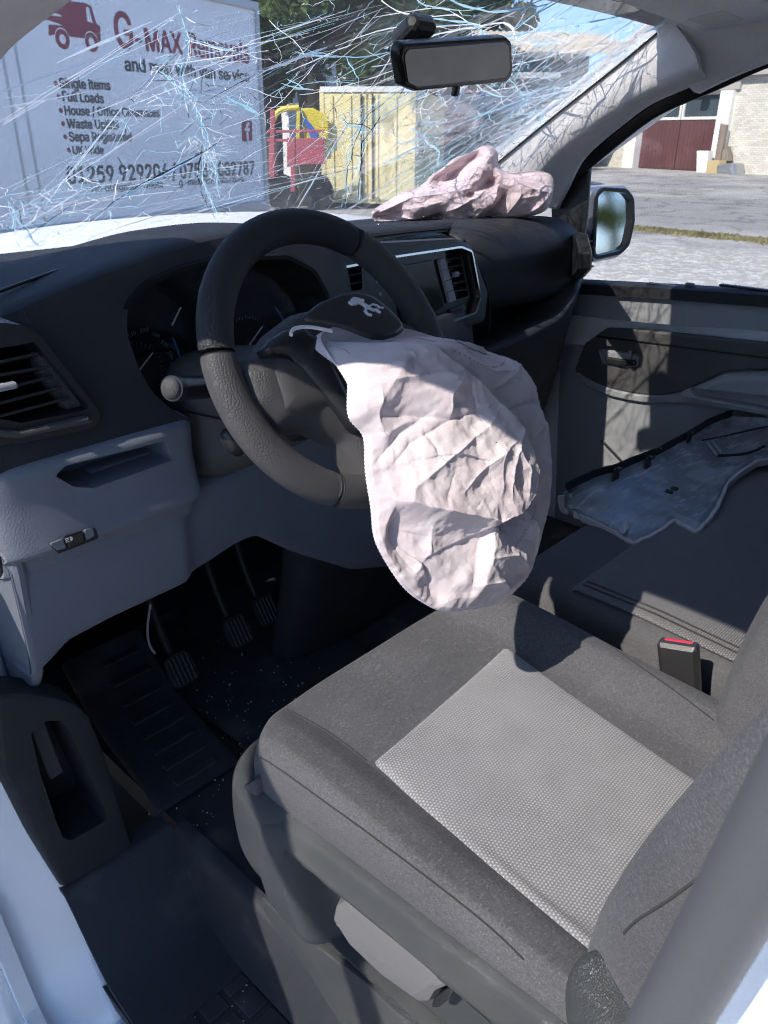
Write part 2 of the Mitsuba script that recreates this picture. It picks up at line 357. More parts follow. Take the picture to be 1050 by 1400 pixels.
# removal truck: a white box seen along its side
DV = np.array([math.sin(math.radians(73.4)), math.cos(math.radians(73.4)), 0.])
o = AD(366, 276, 12.); TF = frame(o, DV, (0, 0, 1))          # x to the right along the side, y up, z towards the van
truck = thing('removal_truck', 'white box truck with maroon removal firm lettering parked beyond the smashed windscreen', 'truck')
top = pix([(360, 14)], TF)[0][1]; L = 6.2
put('box_body', box([-L, 0, -2.1], [0, top, 0], TF), 'truck_white', parent=truck)
for x0 in (-L, -.07): put('corner_post', rbox([.07, top + .04, .05], (x0 + .035, top / 2, .012), .012, TF), 'truck_frame', parent=truck)
xs = pix([(20, 60), (31, 150)], TF)
for xx in (xs[0][0], xs[0][0] - .16): put('panel_joint', box([xx - .012, .05, 0], [xx + .012, top - .05, .008], TF), 'truck_frame', parent=truck)
put('top_rail', rbox([L, .10, .05], (-L / 2, top + .02, .012), .015, TF), 'truck_frame', parent=truck)
put('bottom_rail', rbox([L, .14, .05], (-L / 2, -.04, .012), .015, TF), 'truck_frame', parent=truck)
put('chassis', cat([box([-L, -.3, -1.9], [-.3, -.11, -.2], TF), box([-3.2, -.55, -.5], [-1.9, -.3, -.12], TF)]), 'dark_steel', parent=truck)
for xw in (-1.05, -4.9):
    c = trimesh.creation.cylinder(radius=.36, height=.24, sections=32); c.apply_translation([xw, -o[2] + .36, -.25]); c.apply_transform(TF)
    w_ = put('wheel', c, 'tyre', parent=truck)
    c = trimesh.creation.cylinder(radius=.2, height=.06, sections=24); c.apply_translation([xw, -o[2] + .36, -.12]); c.apply_transform(TF)
    put('rim', c, 'truck_frame', parent=w_)
put('mudguard', box([-1.6, -.34, -.6], [-.5, -.3, -.04], TF), 'dark_steel', parent=truck)
def lettering(text, x0, y0, x1, y1, cap, mt, bold=True):
    a, b = pix([(x0, y0), (x1, y1)], TF); c = pix([((x0 + x1) / 2, (y0 + y1) / 2 - cap)], TF)[0]
    h = c[1] - (a[1] + b[1]) / 2
    m = meshkit.text_mesh(text, h, .004, bold); w = m.bounds[:, 0]
    m.apply_translation([-w[0], 0, 0]); m.apply_scale([np.linalg.norm(b - a) / (w[1] - w[0]), 1, 1])
    m.apply_transform(frame(of2(a, TF, .003), of2(b, TF) - of2(a, TF), (0, 0, 1)))
    return m
for name, args in [('firm_name', [('G', 160, 65, 184, 66, 47), ('-MAX', 186, 67.5, 250, 74, 29), ('Removals', 259, 75.5, 341, 86, 29)])]:
    put(name, cat([lettering(*q, 'x') for q in args]), 'text_maroon', parent=truck, label='maroon firm name')
put('slogan', lettering('and man with van service', 171, 96, 341, 112, 16, 'x'), 'text_black', parent=truck)
for s_, q in [('Single items', (82, 120, 151, 123, 13)), ('Full Loads', (86, 138, 142, 141, 13)), ('House / Office Clearances', (89, 157, 218, 160, 11.5)),
              ('Waste Uplifts', (92, 175, 163, 176.5, 12)), ('Sepa Registered', (95, 193, 180, 193, 12)), ('UK Wide', (100, 211, 142, 210, 11))]:
    k = put('service_line', lettering(s_, *q, 'x'), 'text_black', parent=truck)
    bx_ = pix([(q[0] - 6, q[1] - 6)], TF)[0]
    put('bullet', plate(circ(.022, 10) + bx_, TF, .006), 'text_maroon', parent=k)
put('phone_number', lettering('01259 929206 / 07584 082787', 93, 251, 348, 238, 20, 'x'), 'text_black', parent=truck)
put('small_line', lettering('No obligation Quote', 126, 263, 223, 256, 9.5, 'x', False), 'text_black', parent=truck)
put('small_line', lettering('g-maxremovals.co.uk', 245, 254, 334, 248, 9, 'x', False), 'text_black', parent=truck)
q = pix([(330.5, 166), (344, 165), (344.5, 192.5), (331, 193.5)], TF)
em = put('square_emblem', plate(rounded(q, .02), TF, .006), 'text_maroon', parent=truck, label='maroon square with a white letter f')
c = q.mean(0); m = meshkit.text_mesh('f', .2, .004, True); m.apply_translation([-m.bounds[:, 0].mean(), -m.bounds[:, 1].mean() - .02, 0]); m.apply_scale([1.15, 1.2, 1])
m.apply_transform(frame(of2(c, TF, .007), DV, (0, 0, 1)))
put('letter', m, 'print_white', parent=em)
Z4 = lambda pts: pix([(x / 2.838, y / 2.838) for x, y in pts], TF)
van = [Polygon(Z4(z)) for z in [[(240, 2), (325, 11), (352, 24), (372, 92), (387, 103), (389, 163), (372, 163), (340, 150), (262, 140), (228, 130), (190, 138), (188, 96), (246, 100), (240, 96), (182, 76), (164, 56), (240, 66), (236, 58), (190, 42), (166, 22), (238, 30), (234, 22), (200, 10), (178, 0)]]]
win = Polygon(Z4([(331, 24), (345, 30), (361, 92), (336, 82)])); wh = [Point(*Z4([(242, 152)])[0]), Point(*Z4([(355, 164)])[0])]
body = van[0].buffer(0).difference(win)
for w_ in wh: body = body.difference(w_.buffer(.1))
g = unary_union([body] + [w_.buffer(.085).difference(w_.buffer(.045)) for w_ in wh])
ms = [trimesh.creation.extrude_polygon(k, .004, engine='earcut') for k in getattr(g, 'geoms', [g])]
m = cat(ms); M2 = TF.copy(); M2[:3, 3] = of2([0, 0], TF, .003); m.apply_transform(M2)
put('van_emblem', m, 'text_maroon', parent=truck, label='maroon emblem of a speeding van')

# yellow container on the verge
c0, c1 = AD(442, 246, 20.), AD(566, 250, 19.6); c0[2] = c1[2] = .12
ex = unit(c1 - c0); w = np.linalg.norm(c1 - c0); CF = frame(c0, ex, (0, 0, 1)); hh = pix([(442, 122)], CF)[0][1]
con = thing('storage_container', 'pale yellow shipping container with double doors standing on the grass verge', 'container')
put('box_body', box([0, 0, -5.5], [w, hh, 0], CF), 'container_yellow', parent=con)
for x0, x1 in ((.06, w / 2 - .02), (w / 2 + .02, w - .06)):
    d_ = put('door_leaf', rbox([x1 - x0, hh - .16, .06], ((x0 + x1) / 2, hh / 2, .02), .02, CF), 'container_yellow', parent=con)
    for f in (.2, .62):
        put('rib', box([x0 + (x1 - x0) * f - .03, .12, .05], [x0 + (x1 - x0) * f + .03, hh - .12, .085], CF), 'container_yellow', parent=d_)
for x in (w * .44, w * .56): put('locking_bar', tube([of2([x, .1], CF, .1), of2([x, hh - .1], CF, .1)], .022, 8), 'dark_steel', parent=con)
for x in (.03, w - .03): put('corner_post', box([x - .05, 0, -.05], [x + .05, hh, .07], CF), 'container_yellow', parent=con)
put('top_rail', box([0, hh - .06, -.05], [w, hh + .05, .08], CF), 'white_matt', parent=con, label='pale worn top rail')
for x in (.1, w - .1): put('foot', box([x - .1, -.14, -.3], [x + .1, 0, .02], CF), 'dark_steel', parent=con)

# red flatbed with a yellow cab hoop, half hidden by the truck
o2 = AD(372, 255, 19.); o2[2] = 0; RF = frame(o2, RT * [1, 1, 0], (0, 0, 1))
R2 = lambda pts: pix(pts, RF)
rig = thing('flatbed_trailer', 'red steel flatbed trailer with rails between the truck and the yellow container', 'trailer')
put('side_board', plate(R2([(392, 190), (444, 188), (444, 224), (394, 226)]), RF, .08, .01), 'red_paint', parent=rig)
for y in (178, 190): put('rail', plate(R2([(366, y), (444, y - 1), (444, y + 3), (366, y + 4)]), RF, .07, .01), 'red_paint', parent=rig)
for x, y1 in ((373, 243), (396, 228), (401, 262)): put('post', plate(R2([(x - 3, 150 if x < 390 else 188), (x + 3, 150 if x < 390 else 188), (x + 3, y1), (x - 3, y1)]), RF, .1, .01), 'red_paint', parent=rig)
put('panel', plate(R2([(368, 195), (378, 195), (378, 240), (368, 240)]), RF, .05, .01), 'red_paint', parent=rig)
for x in (380, 430):
    c = trimesh.creation.cylinder(radius=.38, height=.25, sections=24); q = R2([(x, 240)])[0]; c.apply_translation([q[0], .38, -.5]); c.apply_transform(RF); put('wheel', c, 'tyre', parent=rig)
cab = thing('loader_cab', 'small yellow machine cab frame behind the red flatbed trailer', 'machine')
hoop = spl([of2(q, RF, -.6) for q in R2([(367, 168), (376, 152), (390, 147), (405, 146)])], 14)
put('roof_hoop', tube(hoop, .06, 8), 'yellow_paint', parent=cab)
put('pillar', plate(R2([(402, 146), (407, 146), (406, 196), (401, 196)]), frame(of2([0, 0], RF, -.65), RF[:3, 0], (0, 0, 1)), .08, .01), 'yellow_paint', parent=cab)
put('cab_side', plate(R2([(408, 147), (424, 146), (446, 158), (446, 190), (412, 190)]), frame(of2([0, 0], RF, -.8), RF[:3, 0], (0, 0, 1)), .1, .02), 'yellow_paint', parent=cab)
put('seat_back', plate(R2([(410, 160), (414, 160), (432, 182), (430, 192), (422, 190)]), frame(of2([0, 0], RF, -.69), RF[:3, 0], (0, 0, 1)), .06, .01), 'blue_paint', parent=cab)

# long store building behind the windscreen's right half
o3 = AD(560, 215, 44.); o3[2] = 0; e3 = AD(960, 215, 47.); e3[2] = 0; BF = frame(o3, e3 - o3, (0, 0, 1)); B3 = lambda pts: pix(pts, BF)
def bplate(pts, z0, z1, b=.01): return plate(B3(pts), frame(of2([0, 0], BF, z0), BF[:3, 0], (0, 0, 1)), z1 - z0, b)
store = thing('store_building', 'long low store with pale sheet roof and white boarded front beyond the mirror', 'building')
put('wall', box([-3, 0, -9], [B3([(806, 200)])[0][0], B3([(700, 71)])[0][1], -1.2], BF), 'concrete', parent=store)
q = B3([(575, 69), (800, 69)]); rt = B3([(600, 24)])[0][1]
rv = np.array([of2([q[0][0] - 3, q[0][1]], BF, .5), of2([q[1][0] + 3, q[0][1]], BF, .5), of2([q[1][0] + 3, rt], BF, -5.), of2([q[0][0] - 3, rt], BF, -5.)])
k = 46; G = np.stack([rv[0] + (rv[1] - rv[0]) * np.linspace(0, 1, k)[:, None], rv[3] + (rv[2] - rv[3]) * np.linspace(0, 1, k)[:, None]], 0)
G = refine(G, 3, 280); G[:, :, 2] += .03 * np.sin(np.linspace(0, 280 * .9, 280))[None]
put('roof', shell(G, .05), 'roof_sheet', True, parent=store)
put('eaves_board', bplate([(560, 70), (800, 70), (800, 78), (560, 78)], -.3, .1), 'white_matt', parent=store)
put('canopy', bplate([(560, 100), (760, 100), (760, 108), (560, 108)], -1.2, .6), 'white_matt', parent=store)
for x0 in (570, 640, 712):
    put('opening', bplate([(x0, 80), (x0 + 50, 80), (x0 + 50, 99), (x0, 99)], -1.25, -1.14), 'window_grey', parent=store)
put('white_front', bplate([(604, 122), (735, 124), (735, 156), (604, 155)], -.6, -.2), 'white_matt', parent=store, label='white boarded front with a small blue mark')
put('blue_mark', bplate([(655, 126), (664, 126), (664, 131), (655, 131)], -.19, -.17), 'blue_paint', parent=store)
for x0, x1 in ((611, 650), (654, 690)): put('bay', bplate([(x0, 157), (x1, 157), (x1, 198), (x0, 198)], -1.22, -1.1), 'window_grey', parent=store)
for x0 in (604, 650, 692, 735): put('pier', bplate([(x0, 155), (x0 + 5, 155), (x0 + 5, 214), (x0, 214)], -1.15, -.5), 'white_matt', parent=store)

# garage row on the right: whitewashed brick with a maroon gate
g0, g1 = GR(862, 229.5), GR(966, 235); ex = unit(g1 - g0); GF = frame(g0, ex, (0, 0, 1)); G3 = lambda pts: pix(pts, GF)
def gplate(pts, z0, z1, b=.01): return plate(G3(pts), frame(of2([0, 0], GF, z0), GF[:3, 0], (0, 0, 1)), z1 - z0, b)
gar = thing('garage_building', 'whitewashed brick garage row with a maroon double gate under white windows', 'building')
ht = G3([(960, 108)])[0][1]; x0 = G3([(780, 228)])[0][0] - 8; x1 = 26.
gate = G3([(868, 229), (972, 229)]); gx0, gx1 = gate[0][0], gate[1][0]; gh = G3([(915, 128)])[0][1]
put('wall', cat([box([x0, 0, -8], [gx0 - .02, ht, 0], GF), box([gx1 + .02, 0, -8], [x1, ht, 0], GF), box([gx0 - .02, gh, -8], [gx1 + .02, ht, -.001], GF)]), 'garage_brick', parent=gar)
put('coping', box([x0 - .3, ht, -8.3], [x1 + .3, ht + .35, .35], GF), 'concrete', parent=gar)
put('coping', box([x0 - .2, ht + .352, -8.2], [x1 + .2, ht + .7, .15], GF), 'roof_sheet', parent=gar)
put('lintel', box([gx0 - .8, gh + .02, -.1], [gx1 + 1.0, gh + .42, .12], GF), 'concrete', parent=gar)
for a_, b_ in ((gx0 - .85, gx0), (gx1, gx1 + .75)): put('gate_pier', box([a_, .0, -.3], [b_, gh, .2], GF), 'white_matt', parent=gar)
mid = (gx0 + gx1) / 2; wb = G3([(915, 164)])[0][1]
for a_, b_ in ((gx0 + .03, mid - .03), (mid + .03, gx1 - .03)):
    d_ = put('gate_leaf', rbox([b_ - a_, wb - .05, .1], ((a_ + b_) / 2, wb / 2, -.25), .02, GF), 'door_maroon', parent=gar)
    for f in np.arange(.1, 1, .1): put('board', box([a_ + (b_ - a_) * (f - .045), .1, -.2], [a_ + (b_ - a_) * (f + .045), wb - .1, -.185], GF), 'door_maroon', parent=d_)
    w_ = put('window', box([a_ + .12, wb + .1, -.26], [b_ - .12, gh - .12, -.23], GF), 'window_grey', parent=gar)
    fr = [(a_, a_ + .13, wb, gh), (b_ - .13, b_, wb, gh), (a_ + .13, b_ - .13, wb, wb + .13), (a_ + .13, b_ - .13, gh - .13, gh)]
    put('frame', cat([box([u0, v0, -.3], [u1, v1, -.16], GF) for u0, u1, v0, v1 in fr]), 'white_matt', parent=w_)
put('lamp', rbox([.5, .4, .35], (*G3([(966, 124)])[0], .3), .08, GF), 'white_matt', parent=gar)
def on_wall(name, pts, z0, z1, m, label, ct, b=.02): put(name, gplate(pts, z0, z1, b), m, label=label, cat=ct)
on_wall('plank', [(983, 238), (990, 240), (1002, 171), (994, 169)], .25, .45, 'old_wood', 'grey weathered plank leaning on the garage wall', 'plank')
on_wall('panel', [(969, 206), (985, 206), (983, 239), (968, 239)], .5, .8, 'white_matt', 'white panel leaning beside the weathered plank', 'panel')
on_wall('crate', [(988, 219), (1004, 219), (1002, 240), (985, 239)], .5, 1., 'cardboard', 'tan crate standing at the foot of the plank', 'crate')
on_wall('sack', rounded([(1005, 224), (1030, 222), (1031, 241), (1004, 240)], 4).tolist(), .4, 1.3, 'silver_sheet', 'crumpled silver sack by the garage wall', 'sack', .2)
on_wall('timber_offcut', [(998, 205), (1004, 200), (1006, 220), (996, 220)], .2, .5, 'old_wood', 'short timber offcut behind the tan crate', 'timber')

# trees
def crown_mesh(c, rad, n, size, seed, clumps=26):
    r = np.random.default_rng(seed); c = np.asarray(c); rad = np.asarray(rad)
    d = r.normal(size=(clumps, 3)); d /= np.linalg.norm(d, axis=1, keepdims=True)
    cc = d * r.uniform(.25, 1., (clumps, 1)) ** .6 * rad; cr = r.uniform(.2, .42, clumps) * rad.min()
    k = r.integers(0, clumps, n); e = r.normal(size=(n, 3)); e /= np.linalg.norm(e, axis=1, keepdims=True)
    P_ = c + cc[k] + e * (cr[k] * r.uniform(.35, 1., n) ** .5)[:, None]
    a = r.normal(size=(n, 3)); a /= np.linalg.norm(a, axis=1, keepdims=True); b = np.cross(a, r.normal(size=(n, 3))); b /= np.linalg.norm(b, axis=1, keepdims=True)
    s = size * r.uniform(.6, 1.3, (n, 1))
    v = np.stack([P_ - a * s, P_ + b * s * .45, P_ + a * s, P_ - b * s * .45], 1).reshape(-1, 3)
    return tm(v, np.arange(4 * n).reshape(-1, 4))
def tree(px, depth, h, rad, label, n=9000, size=.16, trunk=.22, lf='leaf_dark', low=.35, seed=1, pos=None, group=None):
    base = AD(px, 184, depth) if pos is None else np.array(pos, float); base[2] = 0
    k = thing('broadleaf_tree', label, 'tree', group)
    r = np.random.default_rng(seed)
    path = [base + [0, 0, -.1], base + [.1, 0, h * .25], base + [r.normal(0, .2), r.normal(0, .2), h * .55], base + [r.normal(0, .3), r.normal(0, .3), h * .9]]
    t_ = put('trunk', tube(spl(path, 16), trunk, 9, scale=np.linspace(1.15, .25, 16)), 'bark', True, parent=k)
    for i in range(6):
        z = h * r.uniform(low, .7); a = r.uniform(0, 6.28); q0 = base + [0, 0, z]; q1 = q0 + [math.cos(a) * rad * .7, math.sin(a) * rad * .7, h * .18]
        put('limb', tube(spl([q0, (q0 + q1) / 2 + [0, 0, .15], q1], 8), trunk * .4, 6, scale=np.linspace(1, .3, 8)), 'bark', True, parent=k)
    put('crown', crown_mesh(base + [0, 0, h * (low + 1) / 2 + .2], (rad, rad, h * (1 - low) / 2), n, size, seed), lf, parent=k)
tree(426, 26, 9.5, 3.6, 'big dark tree with a thick trunk behind the yellow container', 15000, .17, .5, 'leaf_mid', .30, 11)
tree(372, 30, 11, 4.2, 'leafy green tree rising over the end of the removal truck', 15000, .19, .3, 'leaf_mid', .22, 12)
tree(505, 40, 11, 5.0, 'dark bushy tree above the container roof', 14000, .22, .35, 'leaf_dark', .22, 13)
tree(600, 60, 12, 6., 'distant dark tree behind the store roof', 9000, .3, .35, 'leaf_dark', .2, 14)
tree(470, 70, 9, 9., 'far tree line tree seen between container and mirror', 9000, .35, .4, 'leaf_dark', .1, 15)
for i, (px, dp, h_) in enumerate([(1015, 56, 9.5), (1075, 58, 10.5), (1130, 52, 10)]):
    tree(px, dp, h_, 4., ['sunlit tree top just above the garage roof', 'green tree behind the far end of the garages', 'tree behind the garages at the edge of the frame'][i], 8000, .26, .3, 'leaf_mid', .3, 20 + i)
put('shed', box(AD(395, 170, 34.) * [1, 1, 0], AD(395, 170, 34.) * [1, 1, 0] + [2.6, 2.6, 4.2]), 'white_matt', label='white shed wall seen through the gap by the big tree', cat='shed')
o4 = AD(560, 184, 75.) ; o4[2] = 0; M4 = frame(o4 - RT * [1, 1, 0] * 16, RT * [1, 1, 0], (0, 0, 1))
put('far_building', cat([box([0, 0, -8], [30, 4.6, 0], M4), box([4, 4.6, -7], [26, 6.4, -1], M4)]), 'white_matt', label='long white far building showing below the tree crowns', cat='building')
# what the wing mirror shows: trees, sky and a parked white trailer behind the van
for i, (x, y, h_) in enumerate([(2.6, -15, 6.), (4.3, -17, 6.6), (6.1, -15.5, 5.8), (8.4, -18, 7), (11, -17, 6.5)]):
    tree(0, 0, h_, 1.15, ['slim tree seen first in the wing mirror', 'tall tree seen second in the wing mirror', 'rounded tree seen third in the wing mirror', 'high tree seen fourth in the wing mirror', 'tree at the edge of the wing mirror'][i], 3500, .12, .14, 'leaf_mid', .16, 40 + i, (x, y, 0))
p = np.c_[r0.uniform(1, 22, 9000), r0.uniform(-20, -6, 9000), np.zeros(9000)]
put('grass', blades(p, .2, .06, seed=31), 'grass_blade', kind='stuff', label='rough grass behind the van seen in the wing mirror', cat='grass')
wv = thing('yard_wall', 'low pale yard wall behind the trees in the wing mirror', 'wall')
put('masonry', box([-4, -24.3, 0], [40, -24, 1.15]), 'white_matt', parent=wv)
put('coping', box([-4.1, -24.4, 1.15], [40.1, -23.9, 1.24]), 'concrete', parent=wv)
# ---------------------------------------------------------------- the van body
XC = .445
van = thing('van', 'white panel van with a shattered windscreen, seen from its open driver door', 'van')
WF = frame((XC, .62, 1.80), (1, 0, 0), (0, -1, .6))           # the windscreen plane, z towards the cab
def wpix(pts): return pix(pts, WF)
def shear(me, z0=1.2, k=.16, sgn=1):
    me.vertices[:, 0] += sgn * k * np.maximum(me.vertices[:, 2] - z0, 0); return me
# left side: one pressed panel with the door opening; right side the same, mirrored, with its door shut
hole = [(-.085, .40), (-.105, .8), (-.140, 1.2), (-.162, 1.36), (-.172, 1.46), (-.17, 1.58), (-.14, 1.68), (-.06, 1.72), (.08, 1.735), (.25, 1.738), (.356, 1.735), (.44, 1.705), (.535, 1.637), (.64, 1.575),
        (.73, 1.512), (.79, 1.40), (.82, 1.28), (.83, 1.15), (.82, .9), (.755, .6), (.68, .42), (.60, .36), (-.06, .36)]
outer = [(-1.7, .28), (-1.7, 1.2), (-1.7, 1.86), (.45, 1.86), (.62, 1.83), (1.27, 1.40), (1.42, 1.2), (1.5, .28)]
def side_panel(x0, x1, sgn, hole):
    g = Polygon(outer, [rounded(hole, .02)])
    g = g.segmentize(.12)
    m = trimesh.creation.extrude_polygon(g, abs(x1 - x0), engine='earcut')
    v = m.vertices; m.vertices = np.stack([min(x0, x1) + v[:, 2], v[:, 0], v[:, 1]], 1)
    if m.volume < 0: m.invert()
    return shear(m, sgn=sgn)
put('side_panel', side_panel(-.50, -.478, 1, hole), 'white_paint', parent=van, label='white body side round the open door')
rp = Polygon([(-1.7, .28), (-1.7, 1.86), (-.62, 1.86), (-.60, 1.16), (.9, 1.16), (1.42, 1.16), (1.5, .28)])
m = trimesh.creation.extrude_polygon(rp, .04, engine='earcut'); v = m.vertices; m.vertices = np.stack([1.36 + v[:, 2], v[:, 0], v[:, 1]], 1)
if m.volume < 0: m.invert()
put('side_panel', m, 'white_paint', parent=van)
put('roof_rail', sweep(rrect(.05, .05, .015), spl([(1.17, -1.7, 1.80), (1.17, .1, 1.80), (1.165, .42, 1.785), (1.16, .56, 1.735), (1.19, .70, 1.66), (1.23, .92, 1.53), (1.27, 1.15, 1.40)], 40), up=(0, 0, 1)), 'white_paint', 40, parent=van)
hp = np.array(hole)
def on_edge(p, x, off=0.):
    c = np.array([.3, 1.0]); q = np.asarray(p, float); q = q + (c - q) / np.linalg.norm(c - q, axis=1, keepdims=True) * off
    X = np.full(len(q), x) + .16 * np.maximum(q[:, 1] - 1.2, 0); return np.c_[X, q]
# seal round the opening: a soft bulb on the pinch flange inside, and the fat grey lip on the middle pillar
lowp = [q for q in hole if q[1] < 1.30]
seal = spl(on_edge(np.array([(.805, 1.30), (.825, 1.22), (.83, 1.15), (.82, .9), (.755, .6), (.68, .42), (.60, .36), (.2, .355), (-.12, .36)]), -.388, .004), 110)
put('door_seal', sweep(circ(.013, 9, 1.1), seal, up=(1, 0, 0)), 'seal_rubber', True, parent=van)
bp = [(-.492, -.060, .5), (-.492, -.112, .95), (-.492, -.142, 1.25), (-.493, -.1545, 1.344), (-.493, -.171, 1.469), (-.485, -.180, 1.60), (-.46, -.16, 1.70)]
put('pillar_lip', tube(spl(bp, 40) + [0, .0028, 0], .0104, 14), 'seal_rubber', True, parent=van, label='soft grey rubber lip on the middle pillar')
# jamb with its pressed line below the dashboard
jp = spl([(-.415, .845, 1.2), (-.415, .838, .9), (-.415, .772, .6), (-.415, .69, .41), (-.415, .61, .345)], 30)
put('door_jamb', sweep(rrect(.13, .05, .014), jp + [-.012, .012, 0], up=(-.5, -1, 0)), 'white_paint', True, parent=van)
put('door_jamb', sweep(rrect(.05, .04, .012), jp + [-.105, .02, 0], up=(-.5, -1, 0)), 'white_paint', True, parent=van)
put('sill', rbox([.10, .95, .10], (-.43, .15, .335), .02), 'white_paint', parent=van)
# roof skin, lining and rails
xs = np.linspace(-.42, 1.31, 15); ys = np.array([.62, .3, -.2, -.9, -1.7])
R_ = np.array([[(x, y, 1.915 - .10 * abs((x - XC) / .87) ** 3.2 - (.03 if y > .5 else 0)) for x in xs] for y in ys])
put('roof_skin', shell(refine(R_, 20, 40), .012), 'white_paint', True, parent=van)
L_ = []
for (y, dz) in [(.668, -.070), (.655, -.055), (.62, -.030), (.56, -.010), (.45, .0), (.25, .0), (0, .0), (-.5, 0)]:
    L_.append([(x, y - .020 * ((x - XC) / .52) ** 2 * (y > .5), 1.862 - .018 * abs((x - XC) / .52) ** 3 + dz * (1 - .12 * abs((x - XC) / .52) ** 3)) for x in np.linspace(XC - .53, XC + .53, 13)])
put('roof_lining', shell(refine(np.array(L_), 48, 60), .012), 'headliner', True, parent=van)
for s in (1, -1):      # the padded end of the lining over each door
    rows_ = [[(.930, .640, 1.800), (1.000, .650, 1.778), (1.030, .630, 1.722), (1.052, .602, 1.690), (1.078, .585, 1.668), (1.115, .59, 1.667)],
             [(.925, .600, 1.830), (.990, .605, 1.805), (1.034, .590, 1.745), (1.060, .570, 1.702), (1.085, .556, 1.680), (1.12, .56, 1.682)],
             [(.925, .520, 1.850), (1.000, .520, 1.823), (1.050, .515, 1.770), (1.076, .505, 1.720), (1.096, .495, 1.704), (1.13, .50, 1.708)],
             [(.925, .400, 1.857), (1.010, .400, 1.833), (1.066, .400, 1.785), (1.092, .400, 1.744), (1.106, .395, 1.730), (1.14, .40, 1.735)],
             [(.925, .200, 1.858), (1.020, .200, 1.836), (1.072, .200, 1.790), (1.098, .200, 1.752), (1.112, .200, 1.740), (1.145, .20, 1.745)],
             [(.925, -.50, 1.858), (1.020, -.50, 1.836), (1.072, -.50, 1.790), (1.098, -.50, 1.752), (1.112, -.50, 1.740), (1.145, -.50, 1.745)]]
    P_ = np.array(rows_); 
    if s < 0: P_ = P_[3:]; P_[:, :, 0] = 2 * XC - P_[:, :, 0] - .10
    put('lining_edge', shell(refine(P_, 60, 30), .008, flip=s > 0), 'headliner', True, parent=van)
put('overhead_console', rbox([.30, .12, .05], (.66, .575, 1.822), .02), 'satin_black', parent=van)
# windscreen: bonded pane with black border
wo = of2(np.array([(-.74, .03), (-.3, .055), (0, .06), (.3, .055), (.60, .03), (.655, -.45), (.70, -.80), (-.84, -.80), (-.80, -.45)]), WF)
ws = to2(wo, WF)[:, :2]
ws = rounded(ws, .05)
cv, cf = trimesh.creation.triangulate_polygon(Polygon(ws).segmentize(.1), engine='earcut')
glass = put('windscreen', tm(of2(cv, WF), cf), 'pane', parent=van, label='shattered windscreen full of bluish cracks')
put('dust_film', tm(of2(cv, WF, .003), cf), 'glass_dust', parent=glass)
P5 = Polygon(ws); ring = P5.difference(P5.buffer(-.022))
m = trimesh.creation.extrude_polygon(ring, .003, engine='earcut'); m.apply_transform(frame(of2([0, 0], WF, .004), WF[:3, 0], WF[:3, 1]))
put('border', m, 'satin_black', parent=glass)
# right front pillar trim, measured along its three edges
we = [(668, 232), (740, 172), (800, 124), (850, 84), (899, 43)]
W_ = [AP(x, y, of2([0, 0], WF, .006), WF[:3, 2]) for x, y in we]
mid = [(735, 252), (767, 214), (830, 165), (878, 134), (936, 106)]; low = [(775, 262), (797, 220), (850, 172), (890, 143), (946, 118)]
MX = [1.098, 1.082, 1.060, 1.046, 1.026]; LX = [1.158, 1.138, 1.112, 1.098, 1.082]
M_ = [A(x, y, 'X', v) for (x, y), v in zip(mid, MX)]; N_ = [A(x, y, 'X', v) for (x, y), v in zip(low, LX)]
B_ = [w + np.array([-.004, .03, .012]) for w in W_]; E_ = [n + np.array([.03, .02, .0]) for n in N_]
Q = [[b, w, w * .62 + m * .38 + [-.012, -.012, 0], w * .25 + m * .75 + [-.012, -.012, 0.], m, m * .4 + n * .6 + [0.004, 0, -.004], n, e] for b, w, m, n, e in zip(B_, W_, M_, N_, E_)]
Q = np.array(Q); Q = np.concatenate([Q[:1] + (Q[:1] - Q[1:2]) * .6, Q, Q[-1:] + (Q[-1:] - Q[-2:-1]) * .35])
put('front_pillar_trim', shell(refine(Q, 40, 40), .008, flip=True), 'pillar_trim', True, parent=van, label='pale right pillar trim crossed by crack shadows')
we_ = spl([w + np.array([-.004, -.003, -.002]) for w in W_], 40)
put('glass_seal', tube(we_, .0022, 8), 'satin_black', True, parent=van)
Qm = Q.copy(); Qm[:, :, 0] = 2 * XC - Qm[:, :, 0]; Qm[:, :, 0] -= .115
put('front_pillar_trim', shell(refine(Qm, 30, 24), .008), 'pillar_trim', True, parent=van)
for s, q in ((1, Q), (-1, Qm)):    # steel of the pillar behind the trim
    o_ = np.stack([q[:, 1] + [0, .005, .008], q[:, 7] + [s * .02, .02, .01]], 1)
    put('front_pillar', shell(refine(np.concatenate([o_[:, :1] + [0, 0, .004], (o_[:, :1] + o_[:, 1:]) / 2 + [s * .03, .05, .05], o_[:, 1:] + [s * .05, .02, .0]], 1), 20, 9), .03, flip=s < 0), 'white_paint', True, parent=van)
# bonnet and cowl
H_ = []
for y, dz in ((1.30, .0), (1.45, .012), (1.75, -.012), (2.05, -.09), (2.25, -.20), (2.34, -.36)):
    H_.append([(x, y - .10 * abs((x - XC) / .9) ** 2 * (y > 1.5), 1.405 + dz - .10 * abs((x - XC) / .9) ** 2.2) for x in np.linspace(-.45, 1.34, 13)])
put('bonnet', shell(refine(np.array(H_), 26, 40), .02, flip=True), 'white_paint', True, parent=van)
put('cowl', box([-.35, 1.20, 1.30], [1.24, 1.36, 1.345]), 'smooth_dark', parent=van)
